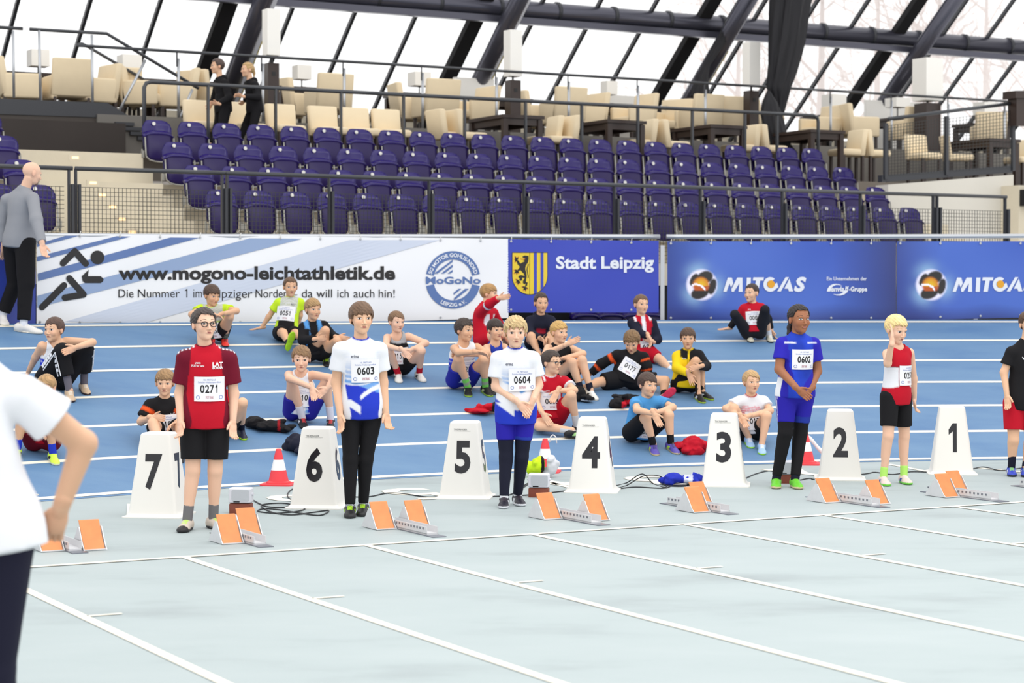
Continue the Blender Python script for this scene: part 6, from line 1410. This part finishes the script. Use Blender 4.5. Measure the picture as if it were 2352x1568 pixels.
P('boy with glasses in red and white kit, number 0003, sitting cross-legged behind box 4',H=1.48,hip=(1264,958),neck=(1264,867,-.03),head=(1267,832,-.03),yaw=52,hh=.228,rs=(1242,873,-.05),ls=(1297,872,.06),re=(1231,922,-.06),le=(1319,896,-.12),rw=(1247,950,-.20),lw=(1281,897,-.10),rk=(1238,978,-.28),lk=(1312,908,'n'),ra=(1314,988,-.02),la=(1325,977),rt=(1332,986,.02),lt=(1333,998),skin=SK1,hair=H_((66,54,48),zf=.27,vol=.035,zs=.02),glasses=True,shirt=dict(col=charlie,sleeve=.55,loose=.014,hem=.02),shorts=dict(col=RD,leg=.66,loose=.016),sock=(srgb(214,214,216),.12),shoe=dict(main=BK,sole=BK,lace=WH,side=srgb(200,250,160)),bib=dict(n='0003',t=.44,a=.03),logos=[('erima',.065,.70,.04,.016,M_logo),('Charlie',.065,.655,.05,.016,M_logo),('M',-.045,.72,.03,.035,M_logo,dict(bold=.06))],hand_r=dict(tip=(1263,972,-.03),curl=.3,thumb=(.6,.5)),hand_l=dict(tip=(1267,924,-.03),curl=.4,thumb=(-.6,0)))
P('boy in black tracksuit with orange bands, number 0177, leaning on both arms',H=1.52,hip=(1436,872),neck=(1451,811,.02),head=(1451,785,-.06),yaw=-8,pitch=26,hh=.228,rs=(1418,812,-.02),ls=(1480,817,.02),re=(1381,836,.04),le=(1486,842,-.02),rw=(1356,858,.02),lw=(1490,862,.0),rk=(1372,878,-.12),lk=(1528,874,-.10),ra=(1341,890),la=(1524,912,-.05),rt=(1338,906),lt=(1548,892,.0,2),skin=SK2,hair=H_((126,98,66),zf=.18,vol=.05,strand=.024),shirt=dict(col=jk_or,sleeve=1.95,loose=.02,name='jacket',hem=-.05),shorts=dict(col=BK,leg=.72,loose=.02,flare=.012),sock=(BK,.1),shoe=dict(main=srgb(224,200,170),sole=srgb(222,50,84),lace=WH),bib=dict(n='0177',t=.46,a=.0,rot=-18),logos=[('erima',.06,.72,.03,.016,M_logo)],hand_r=dict(tip=(1343,868,-.02),curl=.15),hand_l=dict(tip=(1494,874,-.02),curl=.2),legs2=None)
P('boy in red vest with dark sleeves, one leg stretched out',H=1.45,hip=(1478,812),neck=(1473,729,.02),head=(1473,699,-.03),yaw=26,hh=.217,rs=(1452,738,-.03),ls=(1498,738,.03),re=(1466,764,-.10),le=(1510,779,-.02),rw=(1489,772,-.12),lw=(1497,783,-.12),rk=(1458,830,'n'),lk=(1520,828,-.12),ra=(1450,862),la=(1545,853,-.10),rt=(1448,878),lt=(1549,838,-.10,1),skin=SK1,hair=H_((112,86,66),zf=.27,vol=.025,zs=.06),shirt=dict(col=vest_red,sleeve=1.9,loose=.016,name='jacket',hem=.12),shorts=dict(col=RD,leg=.6,loose=.014),sock=(WH,.09),shoe=dict(main=srgb(60,70,120),sole=srgb(60,60,70),lace=NEO),bib=dict(n='69',t=.2,w=.12,h=.12),hand_r=dict(tip=(1494,786,-.02),curl=.6),hand_l=dict(tip=(1485,778,-.03),curl=.6,thumb=(0,1)))
P('boy in yellow and black jacket clasping his shin',H=1.4,hip=(1574,882),neck=(1580,806,-.03),head=(1580,777,-.03),yaw=0,pitch=2,hh=.218,rs=(1555,815,-.01),ls=(1606,812,.01),re=(1555,845,-.08),le=(1622,840,-.08),rw=(1582,858,-.22),lw=(1608,841,-.26),rk=(1598,829,'n'),lk=(1610,838,-.10),ra=(1605,904),la=(1614,898),rt=(1623,928),lt=(1626,912),skin=SK2,hair=H_((86,64,50),zf=.16,vol=.04,zs=0),shirt=dict(col=jk_yel,sleeve=1.93,loose=.02,name='jacket',hem=-.05),shorts=dict(col=BK,leg=.5,loose=.015),legs2=None,sock=(BK,.24),shoe=dict(main=BK,sole=srgb(170,200,50),lace=BK,side=WH),logos=[('erima',.05,.80,.04,.02,M_logo)],hand_r=dict(tip=(1593,884,-.03),curl=.3,thumb=(.5,.4),spread=1),hand_l=dict(tip=(1583,848,-.03),curl=.4,thumb=(-.2,.9)))
P('boy in light blue shirt, arms crossed over his knees, between boxes 4 and 3',H=1.48,hip=(1467,992),neck=(1485,917,-.06),head=(1488,883,-.04),yaw=36,pitch=4,hh=.225,rs=(1461,921,-.05),ls=(1519,919,.06),re=(1463,941,'n'),le=(1545,935,-.12),rw=(1502,950,-.12),lw=(1513,946,-.12),rk=(1483,957,'n'),lk=(1536,953,'n'),ra=(1501,1020),la=(1541,1017),rt=(1509,1046),lt=(1560,1042),skin=SK1,hair=H_((80,62,54),zf=.16,vol=.04,zs=-.05,sweep=.2),shirt=dict(col=SKYB,sleeve=.55,loose=.018,hem=-.12,wr=.005),shorts=dict(col=BK,leg=.88,loose=.018),sock=(BK,.09),shoe=dict(main=srgb(96,84,176),sole=srgb(206,186,140),lace=srgb(50,46,90),side=srgb(200,240,60)),bib=dict(n='03',t=.12,w=.12,h=.12),logos=[('W',-.03,.52,.06,.05,M_logo,dict(bold=.02))],hand_r=dict(tip=(1520,983,-.03),curl=.3,thumb=(.5,.4)),hand_l=dict(tip=(1495,951,-.02),curl=.5,thumb=(0,1)))
P('fair-haired boy in white and pink shirt behind box 3',H=1.45,hip=(1724,990),neck=(1725,912,-.06),head=(1726,877,-.04),yaw=24,hh=.218,rs=(1697,918,-.02),ls=(1755,918,.03),re=(1667,938,-.10),le=(1769,943,-.10),rw=(1703,958,-.20),lw=(1718,956,-.22),rk=(1686,938,'n'),lk=(1761,955,'n'),ra=(1720,1004),la=(1750,1019),rt=(1727,1027),lt=(1752,1045),skin=SK1,hair=H_((196,160,112),zf=.24,vol=.035,sweep=.25,zs=.03),shirt=dict(col=pinkish,sleeve=.55,loose=.015),shorts=dict(col=BK,leg=.5,loose=.016),sock=None,shoe=dict(main=srgb(168,204,244),sole=srgb(170,240,50),lace=WH),bib=dict(n='0133',t=.38,a=-.02),hand_r=dict(tip=(1715,980,-.02),curl=.9,thumb=(.4,.5)),hand_l=dict(tip=(1703,964,-.03),curl=.7,thumb=(-.2,.8)))
P('boy in red shirt and black leggings, number 0001, against the gas banner',H=1.4,hip=(1731,764),neck=(1728,699,.05),head=(1726,673,-.03),yaw=-34,hh=.215,rs=(1707,705,0),ls=(1750,703,0),re=(1692,732,.03),le=(1764,733,.06),rw=(1674,754,0),lw=(1772,757,.02),rk=(1688,722,'n'),lk=(1757,711,'n'),ra=(1722,768),la=(1767,768),rt=(1729,789),lt=(1775,788),skin=SK1,hair=H_((66,52,46),zf=.30,vol=.015,zs=.10,zb=-.1,top=.02),shirt=dict(col=plain(RD,bands=((BK,.7,2.),)),sleeve=1.9,loose=.01),shorts=dict(col=srgb(34,34,40),leg=1.5,loose=.006,name='leggings'),sock=(WH,.09),shoe=dict(main=srgb(214,210,190),sole=BK,lace=WH,side=srgb(80,130,70)),bib=dict(n='0001',t=.48,a=-.01),logos=[('erima',.05,.80,.03,.02,M_logo)],hand_r=dict(tip=(1646,758,-.02),curl=.1,thumb=(0,-.2,-1)),bend=0)
# ---- adults and walkers
YK=float(at_t(510,200,27.02)[1])
P('boy in black hooded top walking left on the terrace',H=1.42,Y=YK,hip=(513,251),neck=(505,181,0),head=(499,152,-.01),yaw=-72,hh=.212,rs=(499,187,.13),ls=(517,189,-.13),re=(494,222,.12),le=(526,225,-.12),rw=(484,240,.08),lw=(500,238,-.14),rk=(500,290,.05),lk=(512,292,-.06),ra=(486,332,.05),la=(520,334,-.06),rt=(474,340,.05),lt=(508,342,-.06),skin=SK1,hair=H_((82,66,60),zf=.28,vol=.03,zs=.0),shirt=dict(col=BK,sleeve=1.9,loose=.02,name='hoodie',hem=-.1),shorts=dict(col=BK,leg=1.9,loose=.014,name='trousers'),shoe=BKS,hand_l=dict(tip=(488,236,-.02),curl=.9),hand_r=dict(curl=.9),extra=lambda p:hood(p,BK))
P('girl with ponytail in black hooded top walking behind the boy on the terrace',H=1.38,Y=YK,hip=(585,253),neck=(575,187,0),head=(568,160,-.01),yaw=-66,hh=.205,rs=(569,191,.12),ls=(586,193,-.12),re=(572,222,.12),le=(592,224,-.12),rw=(561,232,.06),lw=(557,221,-.14),rk=(563,288,.05),lk=(582,292,-.06),ra=(550,328,.05),la=(594,334,-.06),rt=(540,338,.05),lt=(583,342,-.06),skin=SK1,hair=H_((196,162,112),zf=.30,vol=.02,zs=.02,pony=[(0,-.46,.05),(0,-.52,-.2),(0,-.5,-.42)],pr=.07),shirt=dict(col=BK,sleeve=1.9,loose=.02,name='hoodie',hem=-.08),shorts=dict(col=BK,leg=1.9,loose=.006,name='leggings'),shoe=BKS,hand_l=dict(tip=(539,217,-.02),curl=.8),hand_r=dict(curl=.8),extra=lambda p:hood(p,BK))
P('bald man in grey sweater walking past the banner',H=1.78,seat=False,hip=(44,556),hipY=0,neck=(55,437,0),head=(74,398,0),yaw=112,pitch=12,hh=.232,rs=(76,452,-.14),ls=(16,456,.08),re=(83,505,-.16),le=(6,510,.05),rw=(97,560,-.16),lw=(8,560,.0),rk=(60,652,-.05),lk=(36,650,.08),ra=(54,744),la=(6,722),rt=(92,762),lt=(22,757),skin=SKP,fat=1.08,hq=True,shirt=dict(col=srgb(150,152,158),sleeve=1.93,loose=.02,name='sweater',hem=-.10,wr=.005),shorts=dict(col=srgb(24,23,26),leg=1.9,loose=.016,name='trousers',top=.05,flare=.015),sock=(WH,.1),shoe=WHS,beard=True,hand_r=dict(tip=(102,588,-.02),curl=.7),brow=srgb(120,90,80))
P('blurred man in white shirt and jeans, elbow out, at the left edge',H=1.78,Y=7.25,hip=(-62,1240),neck=(-112,815,0),head=(-125,690,.0),yaw=175,hh=.232,rs=(52,900,.0),ls=(-270,900,.0),re=(192,1018,.10),le=(-340,1060,0),rw=(140,1165,-.02),lw=(-300,1200,-.05),rk=(-20,1545,0),lk=(-140,1545,0),ra=(-35,1850,0),la=(-150,1850,0),rt=(-35,1880,-.2),lt=(-150,1880,-.2),skin=srgb(222,178,146),fat=1.35,hq=True,hair=H_(BR),shirt=dict(col=srgb(246,247,252),sleeve=.50,loose=.03,hem=-.06,flare=.02,wr=.006),shorts=dict(col=srgb(30,30,50),leg=1.95,loose=.016,name='jeans',top=.02),shoe=BKS,hand_r=dict(tip=(118,1235,.02),curl=.9,thumb=(-.8,.2)))
print('people',round(time.time()-T_0,1),'s')
print('objects',len(bpy.data.objects))
